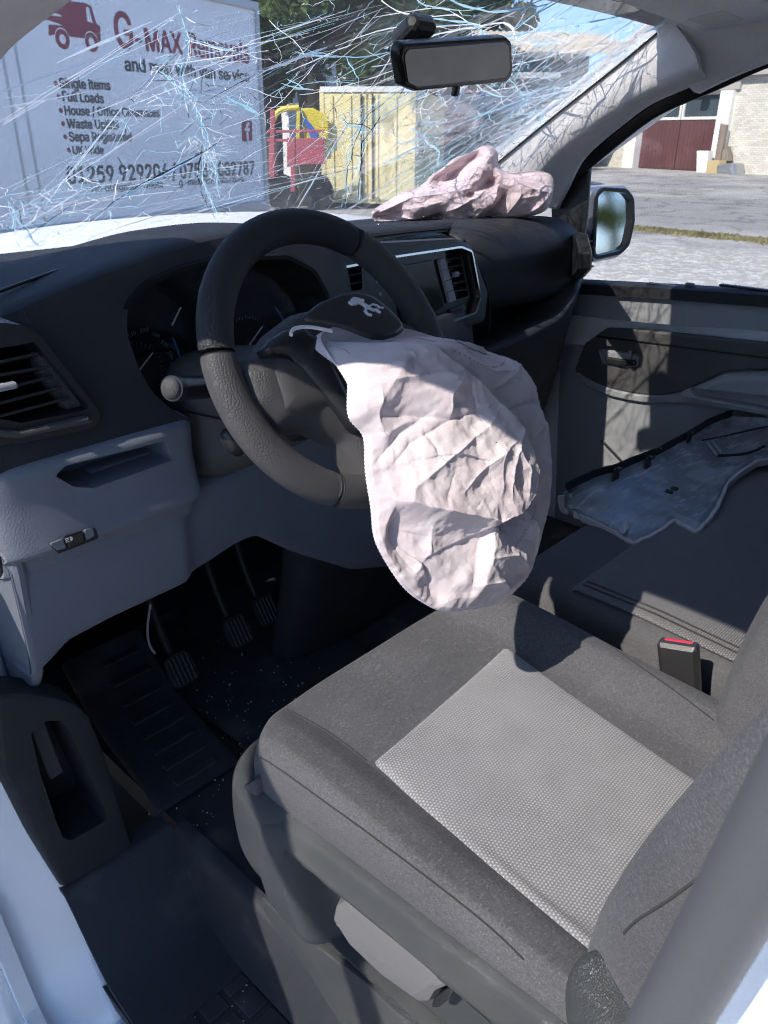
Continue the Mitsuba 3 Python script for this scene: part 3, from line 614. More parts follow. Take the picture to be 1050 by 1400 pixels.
# cab floor, bulkheads, right-hand inner side
put('floor', cat([box([-.20, -.45, .50], [1.24, 1.35, .548])]), 'floor_rubber', parent=van)
put('firewall', box([-.37, 1.28, .4], [1.26, 1.33, 1.34]), 'smooth_dark', parent=van)
put('rear_bulkhead', box([-.34, -.52, .4], [1.24, -.47, 1.86]), 'dash_grey', parent=van)
put('undertray', box([-.40, -1.6, .26], [1.3, 1.5, .30]), 'dark_steel', parent=van)
put('load_side', box([-.40, -1.7, .30], [1.33, -1.66, 1.85]), 'white_paint', parent=van)
# ---------------------------------------------------------------- cracks in the windscreen
rc = np.random.default_rng(21)
def ribbon(p, w, z, tilt=0.):
    """A splinter-thin strip along a polyline in the windscreen plane; w: width at each point."""
    p = np.asarray(p, float); n = len(p); t = np.gradient(p, axis=0); t /= np.maximum(np.linalg.norm(t, axis=1, keepdims=True), 1e-9)
    s = np.stack([-t[:, 1], t[:, 0]], 1); w = np.broadcast_to(w, n)[:, None] / 2
    zz = np.full(n, z) + rc.normal(0, .0002, n)
    v = np.vstack([of2(np.c_[p + s * w, zz + tilt * w[:, 0]], WF), of2(np.c_[p - s * w, zz - tilt * w[:, 0]], WF)])
    i = np.arange(n - 1); return tm(v, np.stack([i, i + 1, i + 1 + n, i + n], 1))
def wander(a, b, amp=.01, n=None):
    a, b = np.asarray(a, float), np.asarray(b, float); L = np.linalg.norm(b - a); n = n or max(4, int(L / .012))
    t = np.linspace(0, 1, n); s = np.array([-(b - a)[1], (b - a)[0]]) / max(L, 1e-9)
    k = np.cumsum(rc.normal(0, 1, n)); k -= k[0] + (k[-1] - k[0]) * t
    return a + (b - a) * t[:, None] + s * (k / max(1, np.sqrt(n)) * amp * 1.2 + rc.normal(0, amp * .12, n))[:, None]
WH, BL, DK, CHIP = [], [], [], []
WPOLY = Polygon(ws).buffer(-.008)
def crack(p, w, kind, z=.0062, tilt=.0):
    q = np.asarray(p)
    keep = np.array([WPOLY.contains(Point(*u)) for u in q])
    if keep.sum() < 3: return
    i = np.nonzero(keep)[0]; q = q[i[0]:i[-1] + 1]
    n = len(q); wv = w * (.55 + .9 * rc.random(n)) * np.sin(np.pi * np.linspace(.06, .94, n)) ** .35
    {'w': WH, 'b': BL, 'd': DK}[kind].append(ribbon(q, wv, z + rc.uniform(0, .0012), tilt))
# long straight runs: (pixel a, pixel b, width mm, how many strands, spread in px)
runs = [((0, 162), (245, 8), 1.5, 2, 6), ((0, 118), (172, 58), .8, 1, 3), ((0, 140), (120, 118), .7, 2, 5), ((75, 78), (205, 22), 1.6, 2, 3), ((60, 112), (250, 30), .8, 1, 3), ((0, 165), (60, 130), .9, 2, 4),
        ((120, 150), (368, 48), 1.1, 3, 8), ((170, 140), (335, 70), .9, 3, 10), ((205, 85), (365, 62), 1.2, 3, 6), ((225, 78), (420, 38), 1.1, 2, 8), ((240, 40), (360, 5), .8, 2, 8),
        ((250, 130), (445, 58), 1.5, 3, 7), ((262, 150), (470, 28), .8, 2, 8), ((300, 145), (470, 62), .8, 2, 10), ((340, 50), (470, 8), 1.0, 3, 10), ((370, 62), (530, 2), 1.0, 3, 10), ((430, 22), (520, 0), .7, 2, 6),
        ((160, 140), (265, 60), .9, 2, 6), ((180, 132), (225, 75), .8, 2, 6), ((100, 230), (180, 132), 1.0, 3, 8), ((60, 275), (165, 140), 1.6, 4, 10), ((15, 300), (120, 210), 1.0, 4, 12), ((0, 255), (125, 195), .7, 2, 6),
        ((10, 290), (260, 130), .8, 3, 14), ((20, 265), (370, 215), .9, 4, 8), ((30, 280), (250, 255), .8, 3, 14), ((0, 300), (160, 260), 1.2, 5, 16), ((5, 318), (110, 255), 1.2, 4, 14), ((0, 345), (120, 300), 1.0, 4, 12), ((0, 358), (90, 345), 1.0, 3, 6),
        ((60, 280), (170, 232), .9, 3, 10), ((130, 215), (260, 135), .7, 2, 8), ((165, 290), (340, 235), 1.0, 3, 8), ((120, 320), (300, 260), .9, 3, 10), ((215, 300), (470, 228), .9, 4, 10), ((240, 282), (440, 240), .9, 3, 7),
        ((300, 255), (450, 205), .8, 3, 10), ((330, 245), (560, 212), 1.0, 4, 8), ((365, 240), (520, 118), .7, 2, 10), ((400, 290), (480, 150), 1.2, 3, 6), ((440, 205), (540, 130), 1.2, 4, 8), ((470, 275), (505, 180), 1.0, 2, 5), ((505, 175), (560, 122), 1.0, 3, 7),
        ((450, 300), (640, 172), 1.2, 5, 12), ((480, 290), (690, 165), 1.1, 5, 14), ((500, 250), (620, 140), 1.0, 5, 14), ((520, 275), (700, 150), 1.1, 5, 12), ((540, 235), (640, 135), 1.0, 4, 12), ((550, 200), (605, 130), .9, 4, 10),
        ((560, 262), (760, 128), 1.2, 5, 10), ((590, 215), (740, 135), 1.2, 5, 10), ((600, 255), (800, 110), 1.3, 5, 9), ((640, 170), (800, 92), 1.1, 6, 14), ((680, 165), (860, 62), 1.3, 6, 10), ((700, 150), (880, 40), 1.2, 6, 12), ((650, 130), (780, 25), 1.0, 4, 14),
        ((700, 100), (800, 10), 1.1, 4, 12), ((730, 110), (870, 20), 1.1, 5, 14), ((690, 70), (760, 12), .9, 3, 8), ((610, 50), (680, 12), 1.3, 3, 6), ((500, 118), (560, 30), 1.2, 3, 8), ((470, 60), (520, 5), .8, 2, 6), ((600, 200), (720, 60), .8, 3, 12)]
for a, b, w, k, sp in runs:
    for i in range(int(k * 1.4 + .5)):
        f = 0 if i == 0 else 1
        pa, pb = np.array(a) + rc.normal(0, sp, 2) * f, np.array(b) + rc.normal(0, sp, 2) * f
        if i: u0, u1 = sorted(rc.uniform(0, 1, 2)); u0, u1 = u0 * .5, .5 + u1 * .5; pa, pb = pa + (pb - pa) * u0, pa + (pb - pa) * u1
        q = wpix([pa, pb]); L = np.linalg.norm(q[1] - q[0])
        kind = rc.choice(['w', 'w', 'b', 'b', 'b', 'd']) if i else 'w'
        crack(wander(q[0], q[1], .0018 + .004 * L * rc.random(), max(5, int(L / .03))), .00125 * w * rc.uniform(.35, 1.25) * (1.15 if i == 0 else .6), kind, tilt=rc.normal(0, .7))
# kinked cracks that run down the pane, made of short straight splinters
spines = [[(238, 0), (252, 45), (243, 95), (248, 115), (262, 140), (280, 190), (290, 225), (298, 275)], [(250, 130), (285, 150), (262, 180), (278, 205), (296, 240)], [(205, 80), (230, 70), (215, 90), (258, 130), (180, 140), (150, 195), (100, 235)],
          [(10, 270), (25, 300), (60, 340)], [(280, 190), (275, 240), (300, 300)], [(300, 190), (240, 225), (190, 250), (120, 300)], [(352, 150), (290, 120)], [(470, 280), (478, 200), (500, 150), (540, 120)], [(490, 270), (495, 190), (530, 140)],
          [(505, 175), (470, 165), (455, 150)], [(640, 60), (655, 90), (700, 110), (715, 70), (760, 50)], [(560, 170), (600, 205), (590, 240)], [(700, 60), (690, 100), (720, 128), (705, 155)], [(520, 220), (560, 200), (600, 190)], [(250, 45), (300, 60), (330, 65)], [(640, 180), (690, 160), (730, 150), (770, 120)]]
for sp in spines:
    q = wpix(sp)
    for i in range(3):
        off = rc.normal(0, .004, 2) * (i > 0)
        pth = np.vstack([wander(q[j] + off, q[j + 1] + off, .006, max(3, int(np.linalg.norm(q[j + 1] - q[j]) / .022)))[:-1] for j in range(len(q) - 1)])
        crack(pth, rc.uniform(.0007, .0018) * (1 if i else 1.3), rc.choice(['b', 'b', 'w', 'd']) if i else 'b', tilt=rc.normal(0, .7))
    for j in range(len(q) - 1):
        L = np.linalg.norm(q[j + 1] - q[j]); d = (q[j + 1] - q[j]) / max(L, 1e-6)
        for _ in range(int(L / .007)):
            c = q[j] + d * L * rc.random() + rc.normal(0, .015, 2); a = math.atan2(d[1], d[0]) + rc.normal(0, .8); l_ = rc.uniform(.008, .045)
            e = np.array([math.cos(a), math.sin(a)])
            crack(np.array([c, c + e * l_ * .5 + rc.normal(0, .0012, 2), c + e * l_]), rc.uniform(.0005, .0013), rc.choice(['w', 'b', 'b', 'w', 'd']))
# wide crushed branches added near the top edge to shadow door and right pillar
def branch(p, a, L, w, depth):
    n = max(4, int(L / .02)); q = [np.array(p)]
    for _ in range(n):
        a += rc.normal(0, .16); q.append(q[-1] + L / n * np.array([math.cos(a), math.sin(a)]))
    q = np.array(q); crack(q, w, rc.choice(['w', 'b']), tilt=rc.normal(0, .5))
    if depth:
        for _ in range(rc.integers(2, 5)):
            k = rc.integers(1, n); branch(q[k], a + rc.choice([-1, 1]) * rc.uniform(.3, .8), L * rc.uniform(.3, .6), w * .6, depth - 1)
for x, y, a, L, w in ((.33, .03, 3.6, .55, .0042), (.22, .02, 3.75, .5, .0036), (.40, -.02, 3.65, .5, .004), (.10, .03, 3.9, .4, .0034), (.30, -.10, 3.5, .5, .003), (.02, .02, 4.0, .35, .003), (.44, -.10, 3.7, .4, .003), (.27, .04, 3.9, .45, .004), (.36, -.06, 3.45, .5, .0036), (.16, -.03, 3.7, .45, .0034), (.45, -.22, 3.9, .35, .003)):
    branch((x, y), a, L, w, 2)
# crazed cells: networks of fine dark lines between the runs
from scipy.spatial import Voronoi
def craze(poly, n, kinds, w, drop=.25):
    Pg = Polygon(wpix(poly)); x0, y0, x1, y1 = Pg.bounds; pts = rc.uniform((x0, y0), (x1, y1), (n, 2)); V = Voronoi(pts)
    for a, b in V.ridge_vertices:
        if a < 0 or b < 0 or rc.random() < drop: continue
        pa, pb = V.vertices[a], V.vertices[b]
        if not Pg.contains(Point(*((pa + pb) / 2))) or np.linalg.norm(pa - pb) > .12: continue
        crack(wander(pa, pb, .004, max(4, int(np.linalg.norm(pa - pb) / .006))), 1.5 * w * rc.uniform(.5, 1.2), rc.choice(kinds))
craze([(440, 110), (600, 110), (640, 180), (560, 280), (430, 280)], 260, ['d', 'd', 'd', 'b', 'w'], .0006)
craze([(560, 130), (760, 20), (890, 30), (800, 130), (620, 270), (520, 290)], 620, ['w', 'b', 'b', 'd', 'w'], .0011, .30)
craze([(200, 60), (300, 60), (340, 300), (180, 310), (240, 180)], 70, ['d', 'b', 'w'], .0005, .5)
craze([(0, 240), (120, 230), (200, 320), (60, 350), (0, 380)], 150, ['b', 'w', 'b'], .0007, .4)
craze([(340, 0), (700, 0), (560, 60), (480, 120), (400, 110)], 150, ['w', 'b', 'd'], .0005, .5)
craze([(770, 118), (900, 30), (915, 50), (820, 122), (700, 215), (680, 205)], 130, ['w', 'b', 'd'], .0014, .4)
for _ in range(26):  # extra branches added to lay crack shadows on the right pillar trim
    c = wpix([np.array([905, 38]) + (np.array([690, 215]) - np.array([905, 38])) * rc.random() + [-14, -8]])[0]
    branch(c, rc.choice([.6, 3.7, 4.4, -.6]) + rc.normal(0, .4), rc.uniform(.08, .2), .0032, 1)
craze([(600, 240), (700, 150), (760, 130), (690, 215), (640, 262)], 160, ['w', 'b', 'd'], .0016, .35)
craze([(350, -20), (900, -20), (900, 60), (640, 280), (350, 300)], 260, ['d', 'b', 'w', 'w'], .0006, .30)
craze([(-10, 250), (130, 235), (260, 300), (120, 330), (0, 385)], 160, ['b', 'w', 'w'], .0012, .35)
craze([(120, 150), (200, 60), (310, 110), (330, 300), (240, 310)], 60, ['b', 'w', 'd'], .0006, .5)
# crushed glass chips; their glint is put into the white colour
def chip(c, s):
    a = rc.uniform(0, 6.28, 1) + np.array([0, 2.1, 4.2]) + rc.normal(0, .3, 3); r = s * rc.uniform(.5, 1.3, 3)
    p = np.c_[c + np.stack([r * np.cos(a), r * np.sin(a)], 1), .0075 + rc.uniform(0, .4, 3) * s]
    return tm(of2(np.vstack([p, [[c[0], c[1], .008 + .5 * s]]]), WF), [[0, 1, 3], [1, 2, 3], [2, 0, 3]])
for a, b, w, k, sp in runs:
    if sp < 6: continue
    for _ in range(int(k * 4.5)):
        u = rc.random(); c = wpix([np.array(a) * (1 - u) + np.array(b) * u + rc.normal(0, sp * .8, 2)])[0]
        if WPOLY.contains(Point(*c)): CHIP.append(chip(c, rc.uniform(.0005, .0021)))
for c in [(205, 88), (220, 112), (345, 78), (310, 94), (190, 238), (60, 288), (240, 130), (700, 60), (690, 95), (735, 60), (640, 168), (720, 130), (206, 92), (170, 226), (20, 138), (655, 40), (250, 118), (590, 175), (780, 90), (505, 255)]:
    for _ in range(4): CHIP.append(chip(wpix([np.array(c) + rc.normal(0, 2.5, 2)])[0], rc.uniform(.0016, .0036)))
for nm, ms, mt_, lb in (('bright_cracks', WH, 'crack_white', 'white sunlit cracks, glint put into the colour'), ('blue_cracks', BL, 'crack_blue', 'bluish cracks'), ('dark_cracks', DK, 'crack_dark', 'thin dark cracks'), ('glass_chips', CHIP, 'crack_white', 'white glass chips standing in for glints')):
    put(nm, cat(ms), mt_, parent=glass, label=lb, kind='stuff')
# ---------------------------------------------------------------- passenger door
DF = frame((1.24, 0, 0), (0, -1, 0), (0, 0, 1))          # trim plane; x to the rear, y up, z into the cab
def dpix(pts, z=0.):
    return pix(pts, frame(of2([0, 0], DF, z), DF[:3, 0], DF[:3, 1]))
def DZ(z): return frame(of2([0, 0], DF, z), DF[:3, 0], DF[:3, 1])
door = thing('passenger_door', 'closed passenger door with dark and grey plastic trim and a clear window', 'door')
put('shell', box([1.262, -.15, .42], [1.335, .98, 1.20]), 'white_paint', parent=door)
yb = -.62                                                # rear end of what is built, out of frame
p = dpix([(790, 388), (924, 395), (1050, 399)]); r_ = np.array([[.30, p[-1][1] + .004]])
top = np.vstack([dpix([(760, 382)]), p, r_]); bot = np.vstack([r_ * [1, 0] + [0, .50], dpix([(760, 700)]) * [1, 0] + [0, .50]])
put('lower_panel', plate(rounded(np.vstack([dpix([(765, 470)]), [[.3, dpix([(1050, 487)])[0][1]]], bot]), .004), DZ(-.022), .022, .005), 'door_grey', parent=door)
# rolled top of the trim
tp = dpix([(776, 390), (860, 397), (960, 402.5), (1050, 406)]); tp = np.vstack([tp, [[.3, tp[-1][1] + .01]]])
path = np.array([of2(q, DF, 0) for q in tp]); path = spl(path, 30)
prof = [(-.022, .004), (-.012, .008), (.0, .007), (.008, .002), (.011, -.008), (.010, -.03), (.006, -.055), (.002, -.072), (-.02, -.072)]
put('upper_panel', sweep([(-a, b) for a, b in prof], path, up=(0, 0, 1)), 'door_grey', 35, parent=door)
# dark inset with the handle
ins = dpix([(786, 508), (800, 470), (815, 459), (831, 448), (896, 452), (1050, 468)]); ins = np.vstack([ins, [[.3, ins[-1][1] + .0]], [[.3, ins[-1][1] - .08]], dpix([(1050, 505), (993, 508), (965, 521), (932, 536), (893, 541), (850, 534), (821, 527.5)])])
im = plate(rounded(ins, .012), DZ(-.012), .019, .005)
hr = dpix([(817, 478), (826, 472), (862, 474), (876, 488), (874, 500), (858, 504), (824, 497)])
im = cut(im, plate(rounded(hr, .008), DZ(-.006), .06))
put('dark_inset', im, 'door_dark', parent=door, label='dark textured strip of the door trim')
put('groove', sweep(rrect(.004, .004, .0015), np.array([of2(q, DF, .0085) for q in np.vstack([dpix([(818, 459), (908, 470), (1050, 488)]), [[.3, dpix([(1050, 488)])[0][1] - .004]]])]), up=(-1, 0, 0)), 'satin_black', parent=door)
hd = put('handle', plate(rounded(dpix([(827, 487), (850, 491), (868, 492), (871, 499), (850, 501), (830, 496)], .01), .004), DZ(.004), .012, .004), 'smooth_dark', parent=door)
put('handle_cup', plate(rounded(hr, .008), DZ(-.012), .003), 'satin_black', parent=hd)
put('handle_tip', rbox([.012, .028, .014], (*dpix([(862, 486)])[0], .003), .005, DF), 'print_grey', parent=hd, label='pale tip of the handle')
# bright ledge under the inset, armrest with its long pocket
lp = np.vstack([dpix([(790, 512), (821, 530), (860, 541), (893, 545), (932, 545), (990, 556), (1050, 566)]), [[.3, dpix([(1050, 566)])[0][1] - .01]]])
put('ledge', sweep(rrect(.02, .012, .005), spl([of2(q, DF, .006) for q in lp], 30), up=(-1, 0, 0)), 'door_grey', True, parent=door)
am = plate(rounded(np.vstack([dpix([(934, 533), (966, 522), (996, 509), (1050, 506)]), [[.3, dpix([(1050, 506)])[0][1]], [.3, dpix([(1050, 562)])[0][1] - .01]], dpix([(1050, 562), (947, 545)])]), .01), DZ(.0), .05, .014)
sl = np.vstack([dpix([(940, 533), (946, 530), (1050, 541)], .05), [[.32, dpix([(1050, 541)], .05)[0][1] - .004], [.32, dpix([(1050, 560)], .05)[0][1] - .008]], dpix([(1050, 560), (952, 543)], .05)])
put('armrest', cut(am, plate(rounded(sl, .005), DZ(.02), .06)), 'door_grey', parent=door)
put('pocket_edge', sweep(rrect(.006, .006, .002), np.array([of2(q, DF, .004) for q in dpix([(824, 602), (846, 625), (868, 650), (890, 672)])]), up=(-1, 0, 0)), 'satin_black', parent=door)
# sill rail, switch, window slot, frame and glass
wsl = spl([A(780, 383, 'X', 1.236), A(860, 387, 'X', 1.236), A(1050, 398.5, 'X', 1.236), A(1050, 398.5, 'X', 1.236) + [0, -.5, .02]], 24)
put('window_sill', sweep([(-.030, -.03), (.030, -.03), (.030, -.004), (.018, .0), (-.030, .0)], wsl, up=(0, 0, 1)), 'dash_dark', parent=door)
sl_ = lambda x, y: A(x, y, 'X', 1.232)
put('sill_plate', rbox([.018, .075, .006], sl_(905, 391) + [0, 0, .002], .002), 'smooth_dark', parent=door)
put('lock_pin', rbox([.010, .022, .010], sl_(943, 392) + [0, 0, .004], .003), 'lever_grey', parent=door)
put('window_slot', rbox([.014, .34, .006], sl_(1050, 399) + [.004, -.06, .002], .002), 'satin_black', parent=door)
# window frame: black channel round the glass
up_ = spl([A(1120, 62, 'X', 1.125), A(1050, 80, 'X', 1.125), A(1000, 102, 'X', 1.128), A(950, 124, 'X', 1.132), A(895, 150, 'X', 1.145), A(852, 181, 'X', 1.158), A(803, 222, 'X', 1.175), A(775, 246, 'X', 1.185)], 36)
ext = np.vstack([up_[:1] + [[0.0, -.5, .02]], up_])
put('window_frame', sweep(rrect(.05, .034, .008), ext + [.012, 0, .006], up=(-.4, 0, 1)), 'satin_black', 40, parent=door)
# the black corner piece that carries the wing mirror
sailp = [(756, 240), (775, 226), (812, 206), (806, 290), (802, 322), (798, 392), (760, 392)]
SM = frame((1.20, 0, 0), (0, -1, 0), (0, 0, 1))
put('mirror_corner', plate(rounded(pix(sailp, SM), .006), SM, .014, .004), 'smooth_dark', parent=door)
wz = A(1050, 397, 'X', 1.19)[2]
put('window_glass', tm([(1.215, .84, wz - .01), (1.215, -.5, wz - .01), (1.13, -.5, 1.75), (1.13, .42, 1.75), (1.17, .80, 1.57)], [[0, 1, 2], [0, 2, 3], [0, 3, 4]]), 'pane', parent=door)

# wing mirror outside
wm = thing('wing_mirror', 'grey passenger wing mirror outside the door window, reflecting trees', 'mirror')
MF = frame(A(836, 305, 'X', 1.47), unit([.895, -.445, 0.]), (.03, .07, 1))
mo = rounded(pix([(803, 262), (812, 255), (856, 254), (866, 264), (868, 300), (860, 338), (846, 352), (806, 361)], MF), .02)
gl = rounded(pix([(812, 268), (820, 259), (852, 261), (861, 272), (862, 302), (855, 334), (845, 344), (808, 353)], MF), .018)
MB = frame(of2([0, 0], MF, -.11), MF[:3, 0], MF[:3, 1])
put('housing', cut(plate(mo, MB, .122, .02, .045), plate(gl, frame(of2([0, 0], MF, -.012), MF[:3, 0], MF[:3, 1]), .06)), 'grey_paint_metal', 40, parent=wm)
put('rim', cut(plate(Polygon(gl).buffer(.006).exterior.coords[:-1], frame(of2([0, 0], MF, -.012), MF[:3, 0], MF[:3, 1]), .027, .003), plate(Polygon(gl).buffer(-.004).exterior.coords[:-1], MB, .3)), 'satin_black', parent=wm)
gm = frame(of2([0, 0], MF, -.004), MF[:3, 0], MF[:3, 1])
put('mirror_glass', plate(gl, gm, .004), 'mirror_silver', parent=wm)
put('arm', tube(spl([of2(gl.mean(0) + [-.05, -.02], MF, -.10), (1.36, .98, 1.32), (1.27, .98, 1.31)], 10), .026, 10), 'smooth_dark', True, parent=wm)

# inside mirror, hanging from the windscreen
im_ = thing('interior_mirror', 'black rear view mirror hanging from the cracked windscreen', 'mirror')
c = A(622, 88, 'Y', .66); IF = frame(c, [.985, .10, .04], (0.10, -.25, 1))
io = rounded(pix([(542, 68), (548, 58), (690, 49), (698, 56), (700, 100), (692, 112), (566, 125), (549, 117)], IF), .012)
ig = rounded(pix([(548, 72), (554, 66), (686, 56), (692, 62), (694, 98), (687, 105), (567, 118), (554, 112)], IF), .009)
IB = frame(of2([0, 0], IF, -.03), IF[:3, 0], IF[:3, 1])
put('housing', plate(io, IB, .034, .006, .018), 'satin_black', 40, parent=im_)
put('mirror_glass', plate(ig, frame(of2([0, 0], IF, .0042), IF[:3, 0], IF[:3, 1]), .0012, .0006), 'mirror_dim', parent=im_)
put('tab', rbox([.014, .018, .010], (*pix([(626, 124)], IF)[0], -.004), .004, IF), 'satin_black', parent=im_)
top_ = AP(566, 44, of2([0, 0], WF, .02), WF[:3, 2])
put('stalk', tube(spl([of2(ig.mean(0) + [-.01, 0], IF, -.02), (of2(ig.mean(0), IF, -.07) + top_) / 2, top_], 8), .011, 8), 'satin_black', True, parent=im_)
put('mount', rbox([.055, .055, .030], (0, 0, 0), .012, frame(top_, WF[:3, 0], WF[:3, 1])), 'smooth_dark', parent=im_)

# sun visor folded up against the lining, with its paper label
sv = thing('sun_visor', 'grey sun visor folded against the roof lining with a white warning label', 'visor')
VF = frame((.86, .50, 1.800), (1, .02, -.04), (0, -1, .12))
put('pad', plate(rounded([(-.20, -.07), (.20, -.07), (.20, .09), (-.20, .09)], .02), frame(of2([0, 0], VF, -.0), VF[:3, 0], VF[:3, 1]), .016, .006), 'headliner', parent=sv)
put('warning_label', plate(rounded([(.045, -.045), (.145, -.045), (.145, .02), (.045, .02)], .003), frame(of2([0, 0], VF, .0162), VF[:3, 0], VF[:3, 1]), .0006), 'label_paper', parent=sv)
# ---------------------------------------------------------------- dashboard
dash = thing('dashboard', 'dark grey moulded dashboard with dial cluster, air vents and a dead screen', 'dashboard')
def YF(y, lean=0.): return frame((0, y, 0), (1, 0, 0), (0, lean, 1))     # faces the rear; x right, y up, z to the rear
def ypix(pts, y, lean=0.): return pix(pts, YF(y, lean))
# top pad
cols = [(-.37, 1.372, .765, .035), (-.30, 1.392, .772, .034), (-.22, 1.413, .776, .034), (-.12, 1.437, .782, .034), (0, 1.459, .79, .033), (.1, 1.463, .80, .03), (.18, 1.458, .81, .028), (.26, 1.438, .84, .02), (.34, 1.43, .87, .016), (.5, 1.43, .875, .016), (.64, 1.428, .88, .016), (.8, 1.424, .90, .02), (1.0, 1.414, .91, .02), (1.15, 1.398, .91, .02), (1.22, 1.385, .90, .02)]
P_ = []
for x, z, y, t in cols:
    P_.append([(x, 1.30, 1.385), (x, 1.27, 1.398 - .02 * (abs(x - XC) > .75)), (x, 1.08, z * .45 + 1.40 * .55), (x, .95, z - .004), (x, y + .045, z), (x, y + .016, z - .003), (x, y + .003, z - .012), (x, y, z - t * .72), (x, y + .006, z - t), (x, y + .05, z - t - .004)])
pad = refine(np.array(P_), 110, 70)
put('top_pad', shell(pad, .006, flip=True), 'dash_dark', True, parent=dash)
# the strip of coarse mesh along the pad's far crease
ms_ = spl([A(*q, 'Z', z) for q, z in zip([(-10, 403), (50, 381), (110, 360), (145, 344), (190, 327), (260, 316)], (1.405, 1.417, 1.428, 1.437, 1.446, 1.457))], 40)
put('pad_seam', tube(ms_ + [0, 0, .001], .0022, 6), 'satin_black', parent=dash)
# face of the driver's side
cols = [(-.372, .742, .735, .715, .70), (-.25, .752, .742, .722, .702), (-.1, .765, .748, .728, .704), (.05, .775, .75, .732, .712), (.2, .79, .76, .742, .722), (.30, .81, .79, .77, .75)]
P_ = [[(x, a + .01, 1.375 + .08 * min(1, max(0, (x + .37) / .37)) ** .8), (x, b, 1.35), (x, c, 1.28), (x, d, 1.236), (x, d + .012, 1.225)] for x, a, b, c, d in cols]
face = shell(refine(np.array(P_), 60, 40), .012, flip=True)
hole_px = [(215, 553), (194, 530), (180, 495), (172, 455), (179, 420), (208, 392), (258, 371), (310, 358), (398, 355), (434, 374), (452, 408), (452, 455), (430, 505), (350, 560), (260, 575)]
ho = rounded(ypix(hole_px, .75), .02)
vo = rounded(ypix([(-60, 470), (0, 452), (25, 455), (42, 466), (126, 571), (112, 575), (25, 592), (-20, 596), (-60, 590)], .715), .006)
face = cut(face, plate(ho, YF(.95), .4), plate(vo, YF(.95), .4))
put('driver_face', face, 'dash_dark', 40, parent=dash)
# cluster: barrel, panel, dials, needles, numerals
ring = Polygon(ho).buffer(.006).difference(Polygon(ho).buffer(.0))
m = trimesh.creation.extrude_polygon(ring, .115, engine='earcut'); m.apply_transform(YF(.872))
clu = put('dial_cluster', m, 'satin_black', parent=dash, label='dark dial cluster behind the wheel')
put('panel', plate(Polygon(ho).buffer(.02).exterior.coords[:-1], YF(.880), .006), 'gloss_black', parent=clu)
def dpx(q, y=.868): return of2(ypix([q], y)[0], YF(y))
for a, b in (((186, 512), (209, 482)), ((235, 445), (247, 420)), ((337, 477), (359, 446))):
    put('needle', tube([dpx(a), dpx(b)], .0012, 6), 'needle_white', parent=clu)
for arc in ([(236, 462), (242, 476), (246, 492), (248, 508)], [(377, 421), (383, 430), (388, 440), (391, 448)]):
    put('blue_arc', tube(spl([dpx(q) for q in arc], 12), .0017, 6), 'gauge_blue', parent=clu)  # plain blue arcs on the dial panel
def numeral(s, q, rot, h=.0055):
    t = meshkit.text_mesh(s, h, .0006); t.apply_translation([-t.bounds[:, 0].mean(), -t.bounds[:, 1].mean(), 0])
    t.apply_transform(trimesh.transformations.rotation_matrix(rot, [0, 0, 1])); t.apply_transform(frame(dpx(q, .871), (1, 0, 0), (0, 0, 1))); return t
for s, q, r_ in (('110', (180, 457), .25), ('130', (197, 451), 0), ('150', (213, 458), -.45), ('170', (225, 470), -.8), ('190', (233, 486), -1.2), ('210', (236, 501), -1.5)):
    put('numeral', numeral(s, q, r_), 'print_grey', parent=clu)
cc, c2 = ypix([(186, 511)], .871)[0], ypix([(337, 477)], .871)[0]
tk = []
for c, r_, a0, a1, k in ((cc, .043, -.6, 2.9, 22), (c2, .05, .1, 3.3, 26)):
    for t in np.linspace(a0, a1, k):
        d = np.array([math.cos(t), math.sin(t)]); tk.append(tube([of2(c + d * r_, YF(.871)), of2(c + d * (r_ + (.006 if len(tk) % 2 else .0035)), YF(.871))], .0004, 4))
put('scale_marks', cat(tk), 'print_grey', parent=clu, kind='stuff')
cv2, cf2 = trimesh.creation.triangulate_polygon(Polygon(ho).buffer(.004), engine='earcut')
put('lens', tm(of2(cv2, YF(.80)) + np.c_[cv2[:, 0] * 0, .20 * (cv2[:, 1] - 1.34), cv2[:, 0] * 0], cf2), 'pane', parent=clu)
put('digit', numeral('0', (329, 484), 0, .006), 'print_white', parent=clu)
# left air vent
ven = put('air_vent', cat([plate(Polygon(vo).buffer(.002).exterior.coords[:-1], YF(.80), .006)]), 'satin_black', parent=dash, label='black slatted air vent at the door end')
rv = Polygon(vo).buffer(.010).difference(Polygon(rounded(ypix([(-60, 480), (0, 473), (22, 470), (42, 465), (120, 557), (96, 562), (25, 576), (0, 571), (-60, 560)], .715), .004)))
m = trimesh.creation.extrude_polygon(rv, .10, engine='earcut'); m.apply_transform(YF(.806))
put('frame', m, 'smooth_dark', parent=ven)
bo = ypix([(-30, 586), (0, 587), (28, 590), (119, 569), (129, 576), (118, 579), (25, 599), (0, 597), (-30, 594)], .70)
put('lower_trim', plate(rounded(bo, .002), YF(.72), .024, .003), 'wheel_plastic', parent=ven)
put('cheek', plate(rounded(ypix([(49, 481), (64, 488), (117, 556), (92, 562), (54, 512)], .72), .004), YF(.745), .026, .006), 'wheel_plastic', parent=ven)
for a, b in (((-40, 506), (40, 488)), ((-40, 522), (50, 506)), ((-40, 544), (62, 518)), ((-40, 562), (73, 533)), ((-40, 580), (84, 547))):
    pa, pb = dpx(a, .725), dpx(b, .73)
    put('slat', sweep(rrect(.0035, .05, .0015), np.array([pa, pb]), up=(0, -1, .35)), 'smooth_dark', 30, parent=ven)
put('tab', rbox([.03, .012, .008], dpx((4, 529), .70), .003), 'print_grey', parent=ven)
